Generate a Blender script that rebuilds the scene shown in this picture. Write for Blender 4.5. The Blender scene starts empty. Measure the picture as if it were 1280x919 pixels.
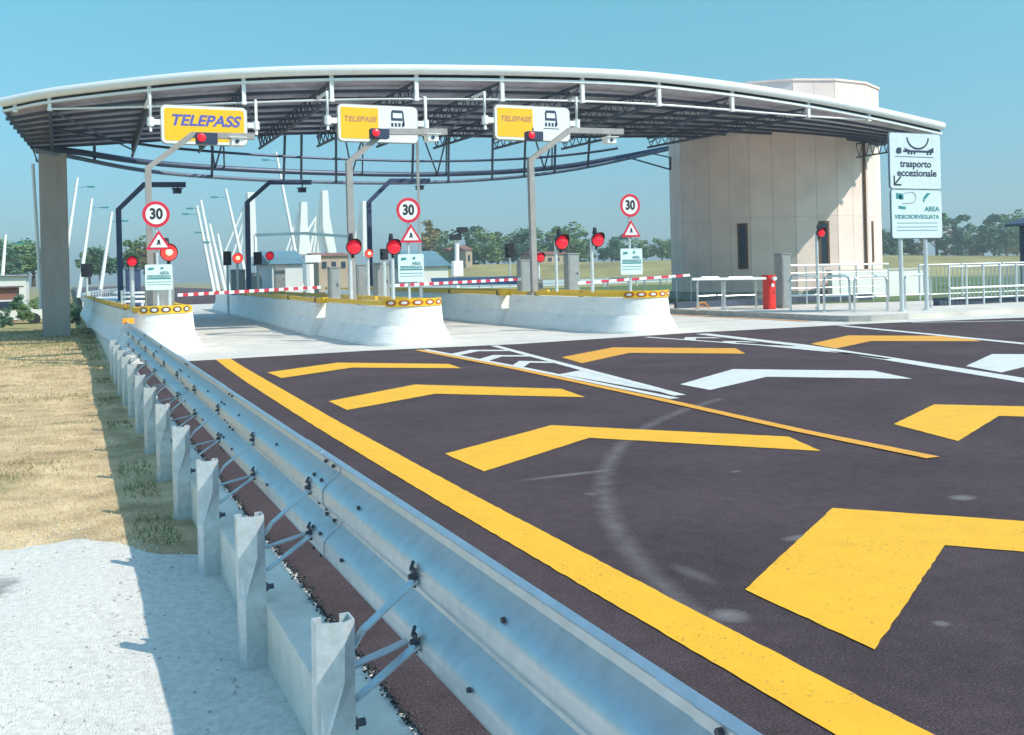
import bpy, math, random
import numpy as np
from mathutils import Vector, Matrix
random.seed(7); np.random.seed(7)
S = bpy.context.scene
R = math.radians

# ------------------------------------------------------------------ camera, sky, sun, exposure
FPX, CAMH, ROLL, YAW, CY = 1244.0, 1.42, 0.025, R(24), 341.0
cam = bpy.data.objects.new('camera', bpy.data.cameras.new('camera'))
S.collection.objects.link(cam)
cam.data.sensor_width = 36; cam.data.lens = 36*FPX/1280
cam.data.shift_y = -(459.5-CY)/1280
cam.data.clip_end = 4000; cam.data.clip_start = 0.05
cam.matrix_world = Matrix.Translation((0, 0, CAMH)) @ Matrix.Rotation(-YAW, 4, 'Z') @ Matrix.Rotation(R(90), 4, 'X') @ Matrix.Rotation(-ROLL, 4, 'Z')
S.camera = cam
SUN = Vector((0.70, -0.82, 1.0)).normalized()
W = bpy.data.worlds.new('World'); S.world = W; W.use_nodes = True
wn = W.node_tree; wn.nodes.clear()
sky = wn.nodes.new('ShaderNodeTexSky'); sky.sky_type = 'NISHITA'; sky.sun_disc = False
sky.sun_elevation = math.asin(SUN.z); sky.sun_rotation = math.atan2(SUN.x, SUN.y)
sky.altitude = 50; sky.air_density = 1.0; sky.dust_density = 0.8; sky.ozone_density = 1.2
tint = wn.nodes.new('ShaderNodeMix'); tint.data_type = 'RGBA'; tint.blend_type = 'MULTIPLY'
tint.inputs[0].default_value = 1.0
stc = wn.nodes.new('ShaderNodeTexCoord'); ssp = wn.nodes.new('ShaderNodeSeparateXYZ'); srp = wn.nodes.new('ShaderNodeValToRGB')
wn.links.new(stc.outputs['Generated'], ssp.inputs[0]); wn.links.new(ssp.outputs[2], srp.inputs[0]); wn.links.new(srp.outputs[0], tint.inputs[7])
e = srp.color_ramp.elements; e[0].position = 0.0; e[0].color = (.27, .43, .54, 1); e[1].position = 1.0; e[1].color = (.78, 1.15, 1.15, 1)
for pos, c in ((.08, (.30, .475, .55, 1)), (.28, (.37, .77, .66, 1)), (.6, (.66, 1.05, 1.05, 1))):
    q = e.new(pos); q.color = c
bg = wn.nodes.new('ShaderNodeBackground'); bg.inputs[1].default_value = 0.15
wo = wn.nodes.new('ShaderNodeOutputWorld')
wn.links.new(sky.outputs[0], tint.inputs[6]); wn.links.new(tint.outputs[2], bg.inputs[0]); wn.links.new(bg.outputs[0], wo.inputs[0])
sl = bpy.data.lights.new('sun', 'SUN'); sl.energy = 2.75; sl.angle = R(0.5); sl.color = (1, 0.91, 0.79)
so = bpy.data.objects.new('sun', sl); S.collection.objects.link(so)
so.rotation_euler = SUN.to_track_quat('Z', 'Y').to_euler(); so.location = (10, -10, 30)
S.view_settings.view_transform = 'Standard'; S.view_settings.look = 'None'
S.view_settings.gamma = 1; S.view_settings.use_curve_mapping = False
S.view_settings.exposure = 0.75

# ------------------------------------------------------------------ survey helper: sight lines of the camera, read at a known distance
def ray(px, py):
    a = px-640; b = py-CY
    u = a*math.cos(ROLL)-b*math.sin(ROLL); v = a*math.sin(ROLL)+b*math.cos(ROLL)
    return (math.cos(YAW)*u+math.sin(YAW)*FPX, -math.sin(YAW)*u+math.cos(YAW)*FPX, -v)
def G(px, py, z=0.0):
    d = ray(px, py); t = (z-CAMH)/d[2]; return (d[0]*t, d[1]*t, z)
def at(px, py, Y):
    d = ray(px, py); t = Y/d[1]; return (d[0]*t, Y, CAMH+d[2]*t)

# ------------------------------------------------------------------ materials
MT = {}
def lin(c): return tuple(((v/255+0.055)/1.055)**2.4 if v > 10 else v/255/12.92 for v in c)
def mat(name, col, rough=0.6, metal=0.0, var=0.12, scale=6.0, bump=0.0, bscale=None, col2=None, emit=0, stretch=None, spec=0.5, detail=5):
    m = bpy.data.materials.new(name); m.use_nodes = True; n = m.node_tree; b = n.nodes['Principled BSDF']
    b.inputs['Roughness'].default_value = rough; b.inputs['Metallic'].default_value = metal
    b.inputs['Specular IOR Level'].default_value = spec
    tc = n.nodes.new('ShaderNodeTexCoord'); mp = n.nodes.new('ShaderNodeMapping'); n.links.new(tc.outputs['Object'], mp.inputs[0])
    if stretch: mp.inputs['Scale'].default_value = stretch
    nz = n.nodes.new('ShaderNodeTexNoise'); nz.inputs['Scale'].default_value = scale; nz.inputs['Detail'].default_value = detail
    nz.inputs['Roughness'].default_value = 0.65
    n.links.new(mp.outputs[0], nz.inputs['Vector'])
    rp = n.nodes.new('ShaderNodeValToRGB')
    c1 = tuple(max(0, v*(1-var)) for v in col); c2 = tuple(min(1, v*(1+var)) for v in (col2 or col))
    rp.color_ramp.elements[0].position = 0.3; rp.color_ramp.elements[1].position = 0.7
    rp.color_ramp.elements[0].color = (*c1, 1); rp.color_ramp.elements[1].color = (*c2, 1)
    n.links.new(nz.outputs['Fac'], rp.inputs[0]); n.links.new(rp.outputs[0], b.inputs['Base Color'])
    if bump:
        n2 = n.nodes.new('ShaderNodeTexNoise'); n2.inputs['Scale'].default_value = bscale or scale*8; n2.inputs['Detail'].default_value = 3
        n.links.new(mp.outputs[0], n2.inputs['Vector'])
        bp = n.nodes.new('ShaderNodeBump'); bp.inputs['Strength'].default_value = bump; bp.inputs['Distance'].default_value = 0.02
        n.links.new(n2.outputs['Fac'], bp.inputs['Height']); n.links.new(bp.outputs[0], b.inputs['Normal'])
    if emit:
        b.inputs['Emission Color'].default_value = (*col, 1); b.inputs['Emission Strength'].default_value = emit
    MT[name] = m
    return m
def N(m): return m.node_tree.nodes, m.node_tree.links, m.node_tree.nodes['Principled BSDF']
def math_node(ns, ls, op, a, b=None, c=None):
    q = ns.new('ShaderNodeMath'); q.operation = op
    for i, v in enumerate((a, b, c)):
        if v is None: continue
        if isinstance(v, (int, float)): q.inputs[i].default_value = v
        else: ls.new(v, q.inputs[i])
    return q.outputs[0]

mat('galv', (.60, .65, .69), .42, .72, .10, 14, .05, 90)
mat('galv_post', (.64, .69, .70), .48, .5, .14, 22, .10, 90)
mat('bolt', (.10, .10, .12), .5, .6)
mat('steel', (.62, .66, .68), .3, .8, .1, 5)
mat('concrete', (.64, .60, .54), .85, 0, .14, 1.2, .25, 60)
mat('beam_conc', (.88, .80, .70), .9, 0, .15, 3, .4, 70)
mat('pillar_conc', (.36, .33, .31), .85, 0, .16, 1.5, .2, 40, stretch=(1, 1, .25))
mat('kerb_conc', (.42, .41, .38), .9, 0, .2, 3, .2, 50)
mat('white_barrier', (.86, .85, .81), .55, 0, .06, 2.5, .08, 25)
mat('white_paint', (.80, .80, .78), .45, 0, .05, 5)
mat('tube_white', (.82, .84, .84), .35, .1, .04, 3)
mat('yellow', (.86, .50, .025), .5, 0, .08, 4)
mat('sign_yellow', (.87, .50, .01), .4, 0, .05, 2)
mat('sign_white', (.74, .78, .78), .4, 0, .05, 2)
mat('sign_teal', (.40, .64, .64), .4, 0, .08, 6)
mat('sign_pale', (.62, .73, .745), .4, 0, .06, 6)
mat('teal_ink', (.03, .25, .27), .4)
mat('blue_ink', (.10, .11, .42), .4)
mat('purple_ink', (.45, .22, .12), .4)
mat('black', (.015, .016, .025), .5)
mat('navy', (.03, .045, .10), .5, .2)
mat('navy_steel', (.05, .08, .16), .5, .3, .2)
mat('grey_steel', (.34, .32, .31), .5, .3, .15, 4)
mat('cabinet', (.30, .32, .32), .5, .2, .15, 5)
mat('red', (.62, .015, .05), .4, 0, .08, 8)
mat('boom_red', (.60, .04, .08), .4)
mat('box_red', (.75, .03, .02), .4, 0, .12, 8)
mat('red_lamp', (.75, .012, .03), .3, 0, .3, 30, emit=.35)
mat('red_lit', (1, .035, .03), .3, 0, .1, 40, emit=1.5)
mat('lamp_core', (1, .55, .25), .3, 0, .1, 40, emit=1.6)
mat('orange_glow', (.9, .30, .02), .35, emit=.2)  # faint glow added to the side reflector's own colour
mat('orange_line', (.62, .23, .03), .7, 0, .2, 8)
mat('roof_under', (.60, .55, .64), .5, .4, .25, 2)
mat('truss', (.075, .095, .15), .5, .4, .2)
mat('truss_light', (.17, .21, .28), .7, .1, .2)
mat('roof_top', (.5, .52, .55), .5, .3)
mat('tower_panel', (.86, .70, .64), .8, 0, .09, .9, .1, 20)
mat('glass', (.03, .05, .09), .12, .2)
mat('joint', (.56, .47, .40), .9)
mat('oval_red', (.42, .09, .02), .6)
mat('brown', (.16, .09, .06), .7)
mat('house_wall', (.46, .36, .27), .85, 0, .15, .4)
mat('roof_red', (.28, .12, .09), .85, 0, .2, .5)
mat('shed_roof', (.13, .24, .29), .6, .1, .2, .3)
mat('far_white', (.72, .72, .68), .6, 0, .1, .3)
mat('bark', (.10, .075, .055), .9, 0, .3, 3)
mat('blue_rail', (.10, .20, .36), .5, .4)
mat('rubber', (.02, .02, .02), .8)
mat('pebble', (.05, .045, .05), .9, 0, .5, 30)
mat('kerb_shade_and_joint', (.06, .08, .12), .8, 0, .3, 3)  # shade painted into the low kerb walls' colour; also the dark joint cuts
mat('stay', (.90, .90, .87), .6)

# asphalt: two noises plus the pale tyre arc and dust spots that lie on it
def asphalt():
    m = mat('asphalt', (.026, .018, .024), .92, 0, .4, 110, .7, 300, col2=(.122, .083, .090), detail=8, spec=.25)
    ns, ls, b = N(m)
    ramp = [x for x in ns if x.bl_idname == 'ShaderNodeValToRGB'][0]
    tc = [x for x in ns if x.bl_idname == 'ShaderNodeTexCoord'][0]
    big = ns.new('ShaderNodeTexNoise'); big.inputs['Scale'].default_value = .9; big.inputs['Detail'].default_value = 6; ls.new(tc.outputs['Object'], big.inputs['Vector'])
    med = ns.new('ShaderNodeTexNoise'); med.inputs['Scale'].default_value = 9; med.inputs['Detail'].default_value = 6; ls.new(tc.outputs['Object'], med.inputs['Vector'])
    k = math_node(ns, ls, 'MULTIPLY_ADD', big.outputs['Fac'], 1.0, .50)
    k = math_node(ns, ls, 'MULTIPLY', k, math_node(ns, ls, 'MULTIPLY_ADD', med.outputs['Fac'], .7, .65))
    mx = ns.new('ShaderNodeVectorMath'); mx.operation = 'SCALE'; ls.new(ramp.outputs[0], mx.inputs[0]); ls.new(k, mx.inputs['Scale'])
    sep = ns.new('ShaderNodeSeparateXYZ'); ls.new(tc.outputs['Object'], sep.inputs[0])
    x, y = sep.outputs[0], sep.outputs[1]
    # arc: circle through the surveyed points
    cx, cy, r = 10.31, 1.74, 8.18
    rr = math_node(ns, ls, 'SQRT', math_node(ns, ls, 'ADD', math_node(ns, ls, 'POWER', math_node(ns, ls, 'SUBTRACT', x, cx), 2), math_node(ns, ls, 'POWER', math_node(ns, ls, 'SUBTRACT', y, cy), 2)))
    dd = math_node(ns, ls, 'ABSOLUTE', math_node(ns, ls, 'SUBTRACT', rr, r))
    band = math_node(ns, ls, 'MULTIPLY', math_node(ns, ls, 'MAXIMUM', math_node(ns, ls, 'SUBTRACT', 1, math_node(ns, ls, "MULTIPLY", dd, 11)), 0), .55)
    band = math_node(ns, ls, "MULTIPLY", band, math_node(ns, ls, "LESS_THAN", x, 6.4))
    band = math_node(ns, ls, 'MULTIPLY', band, math_node(ns, ls, 'GREATER_THAN', y, 2.9))
    tot = math_node(ns, ls, 'MULTIPLY', band, med.outputs['Fac'])
    for (sx, sy, a, c, s) in ((2.43, 3.36, .09, .10, .55), (4.88, 4.38, .10, .08, .6), (3.46, 4.15, .13, .06, .55), (3.15, 6.2, .42, .05, .45), (2.62, 3.9, .06, .2, .25), (3.1, 2.9, .04, .04, .5), (4.2, 5.7, .06, .03, .4), (7.1, 4.9, .1, .05, .4), (3.0, 5.6, .05, .05, .3)):
        e = math_node(ns, ls, 'ADD', math_node(ns, ls, 'POWER', math_node(ns, ls, 'DIVIDE', math_node(ns, ls, 'SUBTRACT', x, sx), a), 2), math_node(ns, ls, 'POWER', math_node(ns, ls, 'DIVIDE', math_node(ns, ls, 'SUBTRACT', y, sy), c), 2))
        e = math_node(ns, ls, 'ADD', e, math_node(ns, ls, 'MULTIPLY', med.outputs['Fac'], .9))
        e = math_node(ns, ls, 'MULTIPLY', math_node(ns, ls, 'MAXIMUM', math_node(ns, ls, 'SUBTRACT', 1.45, e), 0), s)
        tot = math_node(ns, ls, 'MINIMUM', math_node(ns, ls, 'ADD', tot, e), .9)
    mix = ns.new('ShaderNodeMix'); mix.data_type = 'RGBA'; ls.new(tot, mix.inputs[0]); ls.new(mx.outputs[0], mix.inputs[6]); mix.inputs[7].default_value = (.36, .33, .33, 1)
    sp = ns.new('ShaderNodeTexVoronoi'); sp.inputs['Scale'].default_value = 55; ls.new(tc.outputs['Object'], sp.inputs['Vector'])
    sf = math_node(ns, ls, 'MULTIPLY', math_node(ns, ls, 'LESS_THAN', sp.outputs['Distance'], .16), math_node(ns, ls, 'MULTIPLY', med.outputs['Fac'], .55))
    mx2 = ns.new('ShaderNodeMix'); mx2.data_type = 'RGBA'; ls.new(sf, mx2.inputs[0]); ls.new(mix.outputs[2], mx2.inputs[6]); mx2.inputs[7].default_value = (.34, .30, .31, 1)
    ls.new(mx2.outputs[2], b.inputs['Base Color'])
asphalt()
def scuffed():
    m = MT['white_barrier']; ns, ls, b = N(m)
    ramp = [x for x in ns if x.bl_idname == 'ShaderNodeValToRGB'][0]; tc = [x for x in ns if x.bl_idname == 'ShaderNodeTexCoord'][0]
    mp = ns.new('ShaderNodeMapping'); mp.inputs['Scale'].default_value = (1.2, .35, 6); ls.new(tc.outputs['Object'], mp.inputs[0])
    w = ns.new('ShaderNodeTexNoise'); w.inputs['Scale'].default_value = 2.2; w.inputs['Detail'].default_value = 9; w.inputs['Roughness'].default_value = .72; ls.new(mp.outputs[0], w.inputs['Vector'])
    f = math_node(ns, ls, 'MINIMUM', math_node(ns, ls, 'MULTIPLY', math_node(ns, ls, 'MAXIMUM', math_node(ns, ls, 'SUBTRACT', w.outputs['Fac'], .56), 0), 4), .55)
    mix = ns.new('ShaderNodeMix'); mix.data_type = 'RGBA'; ls.new(f, mix.inputs[0]); ls.new(ramp.outputs[0], mix.inputs[6]); mix.inputs[7].default_value = (.42, .40, .36, 1)
    ls.new(mix.outputs[2], b.inputs['Base Color'])
scuffed()
# road paint, slightly worn so that the asphalt shows through in specks
def road_paint(name, col, wear=.60):
    m = mat(name, col, .6, 0, .07, 5, .15, 200); ns, ls, b = N(m)
    ramp = [x for x in ns if x.bl_idname == 'ShaderNodeValToRGB'][0]; tc = [x for x in ns if x.bl_idname == 'ShaderNodeTexCoord'][0]
    w = ns.new('ShaderNodeTexNoise'); w.inputs['Scale'].default_value = 60; w.inputs['Detail'].default_value = 8; ls.new(tc.outputs['Object'], w.inputs['Vector'])
    w2 = ns.new('ShaderNodeTexNoise'); w2.inputs['Scale'].default_value = 3; w2.inputs['Detail'].default_value = 4; ls.new(tc.outputs['Object'], w2.inputs['Vector'])
    f = math_node(ns, ls, 'MULTIPLY_ADD', w2.outputs['Fac'], .22, w.outputs['Fac'])
    f = math_node(ns, ls, 'MULTIPLY', math_node(ns, ls, 'MAXIMUM', math_node(ns, ls, 'SUBTRACT', f, wear+.12), 0), 6)
    f = math_node(ns, ls, 'MINIMUM', f, .75)
    mix = ns.new('ShaderNodeMix'); mix.data_type = 'RGBA'; ls.new(f, mix.inputs[0]); ls.new(ramp.outputs[0], mix.inputs[6]); mix.inputs[7].default_value = (.12, .09, .07, 1)
    ls.new(mix.outputs[2], b.inputs['Base Color'])
road_paint('paint_yellow', (.87, .445, .014), .61)
road_paint('paint_orange', (.80, .37, .03), .60)
road_paint('paint_white', (.70, .69, .65), .58)
# gravel verge: dry grass floor and white limestone sand share noise based materials
def drygrass():
    m = mat('dry_soil', (.47, .325, .165), .95, 0, .22, 2.2, 1.0, 45, col2=(.69, .52, .30)); ns, ls, b = N(m)
    ramp = [x for x in ns if x.bl_idname == 'ShaderNodeValToRGB'][0]; tc = [x for x in ns if x.bl_idname == 'ShaderNodeTexCoord'][0]
    w = ns.new('ShaderNodeTexNoise'); w.inputs['Scale'].default_value = .7; w.inputs['Detail'].default_value = 7; w.inputs['Roughness'].default_value = .7; ls.new(tc.outputs['Object'], w.inputs['Vector'])
    sep = ns.new('ShaderNodeSeparateXYZ'); ls.new(tc.outputs['Object'], sep.inputs[0])
    far = math_node(ns, ls, 'MULTIPLY', math_node(ns, ls, 'MAXIMUM', math_node(ns, ls, 'SUBTRACT', sep.outputs[1], 20), 0), .006)
    f = math_node(ns, ls, 'MULTIPLY', math_node(ns, ls, 'MAXIMUM', math_node(ns, ls, 'SUBTRACT', math_node(ns, ls, 'ADD', w.outputs['Fac'], far), .56), 0), 5)
    f = math_node(ns, ls, 'MINIMUM', f, .8)
    mix = ns.new('ShaderNodeMix'); mix.data_type = 'RGBA'; ls.new(f, mix.inputs[0]); ls.new(ramp.outputs[0], mix.inputs[6]); mix.inputs[7].default_value = (.17, .19, .06, 1)
    ls.new(mix.outputs[2], b.inputs['Base Color'])
drygrass()
def sand():
    m = mat('white_sand', (.72, .68, .61), .95, 0, .10, 30, .7, 130, col2=(.84, .80, .73)); ns, ls, b = N(m)
    ramp = [x for x in ns if x.bl_idname == 'ShaderNodeValToRGB'][0]; tc = [x for x in ns if x.bl_idname == 'ShaderNodeTexCoord'][0]
    w = ns.new('ShaderNodeTexNoise'); w.inputs['Scale'].default_value = 14; w.inputs['Detail'].default_value = 6; ls.new(tc.outputs['Object'], w.inputs['Vector'])
    sep = ns.new('ShaderNodeSeparateXYZ'); ls.new(tc.outputs['Object'], sep.inputs[0])
    e = math_node(ns, ls, 'ADD', math_node(ns, ls, 'POWER', math_node(ns, ls, 'DIVIDE', math_node(ns, ls, 'SUBTRACT', sep.outputs[0], -.55), .30), 2), math_node(ns, ls, 'POWER', math_node(ns, ls, 'DIVIDE', math_node(ns, ls, 'SUBTRACT', sep.outputs[1], 6.3), .30), 2))
    e = math_node(ns, ls, 'ADD', e, math_node(ns, ls, 'MULTIPLY', w.outputs['Fac'], 1.6))
    f = math_node(ns, ls, 'MINIMUM', math_node(ns, ls, 'MAXIMUM', math_node(ns, ls, 'SUBTRACT', 1.8, e), 0), .8)
    mix = ns.new('ShaderNodeMix'); mix.data_type = 'RGBA'; ls.new(f, mix.inputs[0]); ls.new(ramp.outputs[0], mix.inputs[6]); mix.inputs[7].default_value = (.25, .25, .23, 1)
    ls.new(mix.outputs[2], b.inputs['Base Color'])
sand()
mat('field', (.22, .20, .07), .95, 0, .3, .06, col2=(.34, .29, .11))
mat('green_field', (.10, .15, .05), .95, 0, .3, .15)
mat('blade_dry', (.60, .46, .27), .9, 0, .3, 3)
mat('blade_green', (.15, .20, .06), .9, 0, .4, 3)
mat('leaf_dark', (.045, .115, .065), .8, 0, .4, .5, col2=(.09, .19, .10))
mat('leaf_mid', (.09, .18, .06), .8, 0, .4, .5, col2=(.17, .26, .09))
mat('leaf_ochre', (.26, .21, .07), .8, 0, .4, .5, col2=(.20, .17, .06))

# ------------------------------------------------------------------ builders
def tag(o, label=None, cat=None, group=None, kind=None):
    if label: o['label'] = label
    if cat: o['category'] = cat
    if group: o['group'] = group
    if kind: o['kind'] = kind
    return o
def empty(name, loc, label, cat, group=None):
    o = bpy.data.objects.new(name, None); o.location = loc; o.empty_display_size = .2
    S.collection.objects.link(o); return tag(o, label, cat, group)
def origin(p):
    v = Vector((0, 0, 0))
    while p: v += Vector(p.location); p = p.parent
    return v
class MB:
    def __init__(s): s.v = []; s.f = []; s.mi = []
    def face(s, pts, mi=0):
        b = len(s.v); s.v += [tuple(p) for p in pts]; s.f.append(tuple(range(b, b+len(pts)))); s.mi.append(mi)
    def box(s, a, b, mi=0):
        x0, y0, z0 = a; x1, y1, z1 = b; n = len(s.v)
        s.v += [(x0,y0,z0),(x1,y0,z0),(x1,y1,z0),(x0,y1,z0),(x0,y0,z1),(x1,y0,z1),(x1,y1,z1),(x0,y1,z1)]
        for q in ((0,3,2,1),(4,5,6,7),(0,1,5,4),(1,2,6,5),(2,3,7,6),(3,0,4,7)): s.f.append(tuple(n+i for i in q)); s.mi.append(mi)
        return s
    def loft(s, rings, cap=True, mi=0, closed=True):
        n = len(s.v); k = len(rings[0])
        for r in rings: s.v += [tuple(p) for p in r]
        for i in range(len(rings)-1):
            for j in range(k if closed else k-1):
                a = n+i*k+j; b = n+i*k+(j+1) % k
                s.f.append((a, b, b+k, a+k)); s.mi.append(mi)
        if cap:
            s.f.append(tuple(n+j for j in reversed(range(k)))); s.mi.append(mi)
            s.f.append(tuple(n+(len(rings)-1)*k+j for j in range(k))); s.mi.append(mi)
        return s
    def tube(s, pts, r, seg=8, mi=0, sq=False, rs=None):
        P = [Vector(p) for p in pts]; rings = []
        for i, p in enumerate(P):
            d = (P[min(i+1, len(P)-1)]-P[max(i-1, 0)]).normalized()
            up = Vector((0, 0, 1)) if abs(d.z) < .95 else Vector((0, 1, 0))
            a = d.cross(up).normalized(); b = a.cross(d).normalized()
            rad = rs[i] if rs else r
            if sq: rings.append([p+a*rad*cx+b*rad*cy for cx, cy in ((1,1),(-1,1),(-1,-1),(1,-1))])
            else: rings.append([p+(a*math.cos(2*math.pi*j/seg)+b*math.sin(2*math.pi*j/seg))*rad for j in range(seg)])
        return s.loft(rings, True, mi)
    def bar(s, a, b, w, t, mi=0, side=None):
        a = Vector(a); b = Vector(b); d = (b-a).normalized()
        sd = Vector(side) if side else d.cross(Vector((0, 0, 1))).normalized()
        n = d.cross(sd).normalized()
        rings = [[p+sd*w/2*i+n*t/2*j for i, j in ((1,1),(-1,1),(-1,-1),(1,-1))] for p in (a, b)]
        return s.loft(rings, True, mi)
    def prism(s, poly, z0, z1, mi=0):
        return s.loft([[(x, y, z0) for x, y in poly], [(x, y, z1) for x, y in poly]], True, mi)
    def plate(s, poly, y0, y1, mi=0):            # (x, z) outline given thickness along y
        return s.loft([[(x, y0, z) for x, z in poly], [(x, y1, z) for x, z in poly]], True, mi)
    def disc(s, c, r, t, seg=28, mi=0):          # thin disc facing -y
        return s.plate([(c[0]+r*math.cos(2*math.pi*i/seg), c[2]+r*math.sin(2*math.pi*i/seg)) for i in range(seg)], c[1]-t, c[1], mi)
    def ring(s, c, r0, r1, t, seg=36, mi=0):
        for i in range(seg):
            a = 2*math.pi*i/seg; b = 2*math.pi*(i+1)/seg
            q = [(c[0]+r*math.cos(w), c[1]-t, c[2]+r*math.sin(w)) for r, w in ((r0,a),(r1,a),(r1,b),(r0,b))]
            s.face(q, mi)
    def ico(s, c, r, mi=0, sub=2, sc=(1, 1, 1)):
        rings = []; seg = 6*sub; nr = 3*sub
        n = len(s.v)
        for i in range(nr+1):
            th = math.pi*i/nr
            rings.append([(c[0]+r*sc[0]*math.sin(th)*math.cos(2*math.pi*j/seg), c[1]+r*sc[1]*math.sin(th)*math.sin(2*math.pi*j/seg), c[2]+r*sc[2]*math.cos(th)) for j in range(seg)])
        return s.loft(rings, False, mi)
    def build(s, name, m, parent=None, smooth=False, off=None):
        o0 = origin(parent) if parent else Vector(off or (0, 0, 0))
        me = bpy.data.meshes.new(name)
        me.from_pydata([(v[0]-o0.x, v[1]-o0.y, v[2]-o0.z) for v in s.v], [], s.f)
        for x in (m if isinstance(m, (list, tuple)) else [m]): me.materials.append(MT[x])
        me.polygons.foreach_set('material_index', s.mi)
        import bmesh
        bm = bmesh.new(); bm.from_mesh(me); bmesh.ops.remove_doubles(bm, verts=bm.verts, dist=1e-5); bmesh.ops.recalc_face_normals(bm, faces=bm.faces); bm.to_mesh(me); bm.free()
        if smooth:
            me.polygons.foreach_set('use_smooth', [True]*len(me.polygons))
            me.set_sharp_from_angle(angle=R(35))
        o = bpy.data.objects.new(name, me); S.collection.objects.link(o)
        if parent: o.parent = parent
        else: o.location = o0
        return o
def copy_tree(o, parent=None):
    c = o.copy(); S.collection.objects.link(c)
    if parent: c.parent = parent
    for ch in [x for x in list(S.collection.objects) if x.parent is o]: copy_tree(ch, c)
    return c
def text(name, body, loc, size, m, parent, shear=0.0, offset=0.0, width=None, align='CENTER'):
    cu = bpy.data.curves.new(name, 'FONT'); cu.body = body; cu.size = size; cu.shear = shear; cu.offset = offset
    cu.align_x = align; cu.align_y = 'CENTER'; cu.extrude = .002
    t = bpy.data.objects.new(name, cu); S.collection.objects.link(t)
    bpy.context.view_layer.update()
    me = bpy.data.meshes.new_from_object(t.evaluated_get(bpy.context.evaluated_depsgraph_get()))
    bpy.data.objects.remove(t)
    xs = [v.co.x for v in me.vertices]; k = width/(max(xs)-min(xs)) if width else 1.0
    me.transform(Matrix.Rotation(R(90), 4, 'X') @ Matrix.Diagonal((k, 1, 1, 1)))
    me.materials.clear(); me.materials.append(MT[m])
    o = bpy.data.objects.new(name, me); S.collection.objects.link(o); o.parent = parent
    o.location = Vector(loc)-origin(parent); return o
def sheet(name, poly, z, m, parent=None, kind='structure'):
    b = MB(); b.face([(x, y, z) for x, y in poly]); o = b.build(name, m, parent)
    if not parent: tag(o, kind=kind)
    return o

# ------------------------------------------------------------------ ground and roads
def grid(name, xs, ys, hf, m, parent=None):
    v = [(x, y, hf(x, y)) for y in ys for x in xs]; nx = len(xs)
    f = [(j*nx+i, j*nx+i+1, (j+1)*nx+i+1, (j+1)*nx+i) for j in range(len(ys)-1) for i in range(nx-1)]
    me = bpy.data.meshes.new(name); me.from_pydata(v, [], f); me.materials.append(MT[m]); me.polygons.foreach_set('use_smooth', [True]*len(f))
    o = bpy.data.objects.new(name, me); S.collection.objects.link(o); return o
def smooth(a, b, x): t = max(0, min(1, (x-a)/(b-a))); return t*t*(3-2*t)
def terrain_h(x, y):
    r = math.hypot(x, y); az = math.degrees(math.atan2(x, y))
    h = -.75
    if 17 < az < 80: h += smooth(150, 185, r)*3.9*smooth(17, 21, az)*(1-.25*smooth(40, 52, az))
    return h + .12*math.sin(x*.05)*math.cos(y*.04)*smooth(80, 160, r)
xs = [-1200, -700, -400, -250]+list(range(-180, 400, 7))+[450, 600, 900, 1400]; ys = [-200, -100, -40]+list(range(-12, 380, 7))+[450, 600, 900, 1500]
tag(grid('field_ground', xs, ys, terrain_h, 'field'), kind='structure')
def verge_h(x, y):
    return -.29 + .012*math.sin(x*3.1+y*1.3)*math.sin(y*2.3) - .6*smooth(41, 50, y) + .02*smooth(8, 14, y)*math.sin(y*.7)
tag(grid('grass_verge', [-60, -40, -25, -15]+[-10+i*.35 for i in range(31)]+[.78], [-6+i*.4 for i in range(150)], verge_h, 'dry_soil'), kind='structure')
# white sand patch on the near verge, irregular front edge
def sand_edge(x):
    pts = [(-8, 6.3), (-3, 6.6), (-1.2, 7.2), (-.45, 7.35), (-.07, 7.48), (.17, 7.2), (.41, 6.89), (.55, 6.75), (.8, 6.6)]
    for (a, b), (c, d) in zip(pts, pts[1:]):
        if x <= c: return b+(d-b)*(x-a)/(c-a)
    return 6.6
v = []; f = []; nx = 120; ny = 60
for j in range(ny+1):
    for i in range(nx+1):
        x = -8+8.77*i/nx; e = sand_edge(x)+.05*math.sin(x*9)+.03*math.sin(x*23+1); y = -4+(e+4)*(j/ny)
        z = verge_h(x, y)+.012+.006*math.sin(x*11+y*5)*math.sin(y*7+x*3)
        if j == ny: z -= .03
        v.append((x, y, z))
for j in range(ny):
    for i in range(nx): f.append((j*(nx+1)+i, j*(nx+1)+i+1, (j+1)*(nx+1)+i+1, (j+1)*(nx+1)+i))
me = bpy.data.meshes.new('sand'); me.from_pydata(v, [], f); me.materials.append(MT['white_sand']); me.polygons.foreach_set('use_smooth', [True]*len(f))
o = bpy.data.objects.new('sand_ground', me); S.collection.objects.link(o); tag(o, kind='structure')

# asphalt road with ragged left edge over the beam
poly = [(.97+random.uniform(-.022, .022), y) for y in np.arange(19.0, -6, -.05)]
poly = poly+[(70, -6), (70, 18.9), (17.6, 18.9)]
b = MB(); b.face([(x, y, .0) for x, y in poly]); road = b.build('asphalt_road', 'asphalt'); tag(road, kind='structure')
sheet('concrete_road', [(.9, 18.35), (5.1, 18.45), (8, 18.0), (12.5, 18.35), (17.0, 18.15), (21.5, 17.2), (60, 17.2), (60, 62), (.9, 62)], .004, 'concrete')
sheet('highway', [(.9, 62), (22, 62), (22, 420), (.9, 420)], .002, 'asphalt')
# joint cuts in the concrete lanes are shallow dark strips
cr = bpy.data.objects['concrete_road']
for y in np.arange(22, 60, 5.0): jb = MB(); jb.box((2.5, y, .003), (17.3, y+.012, .0062)); jb.build('expansion_joint', 'kerb_shade_and_joint', cr)

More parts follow.
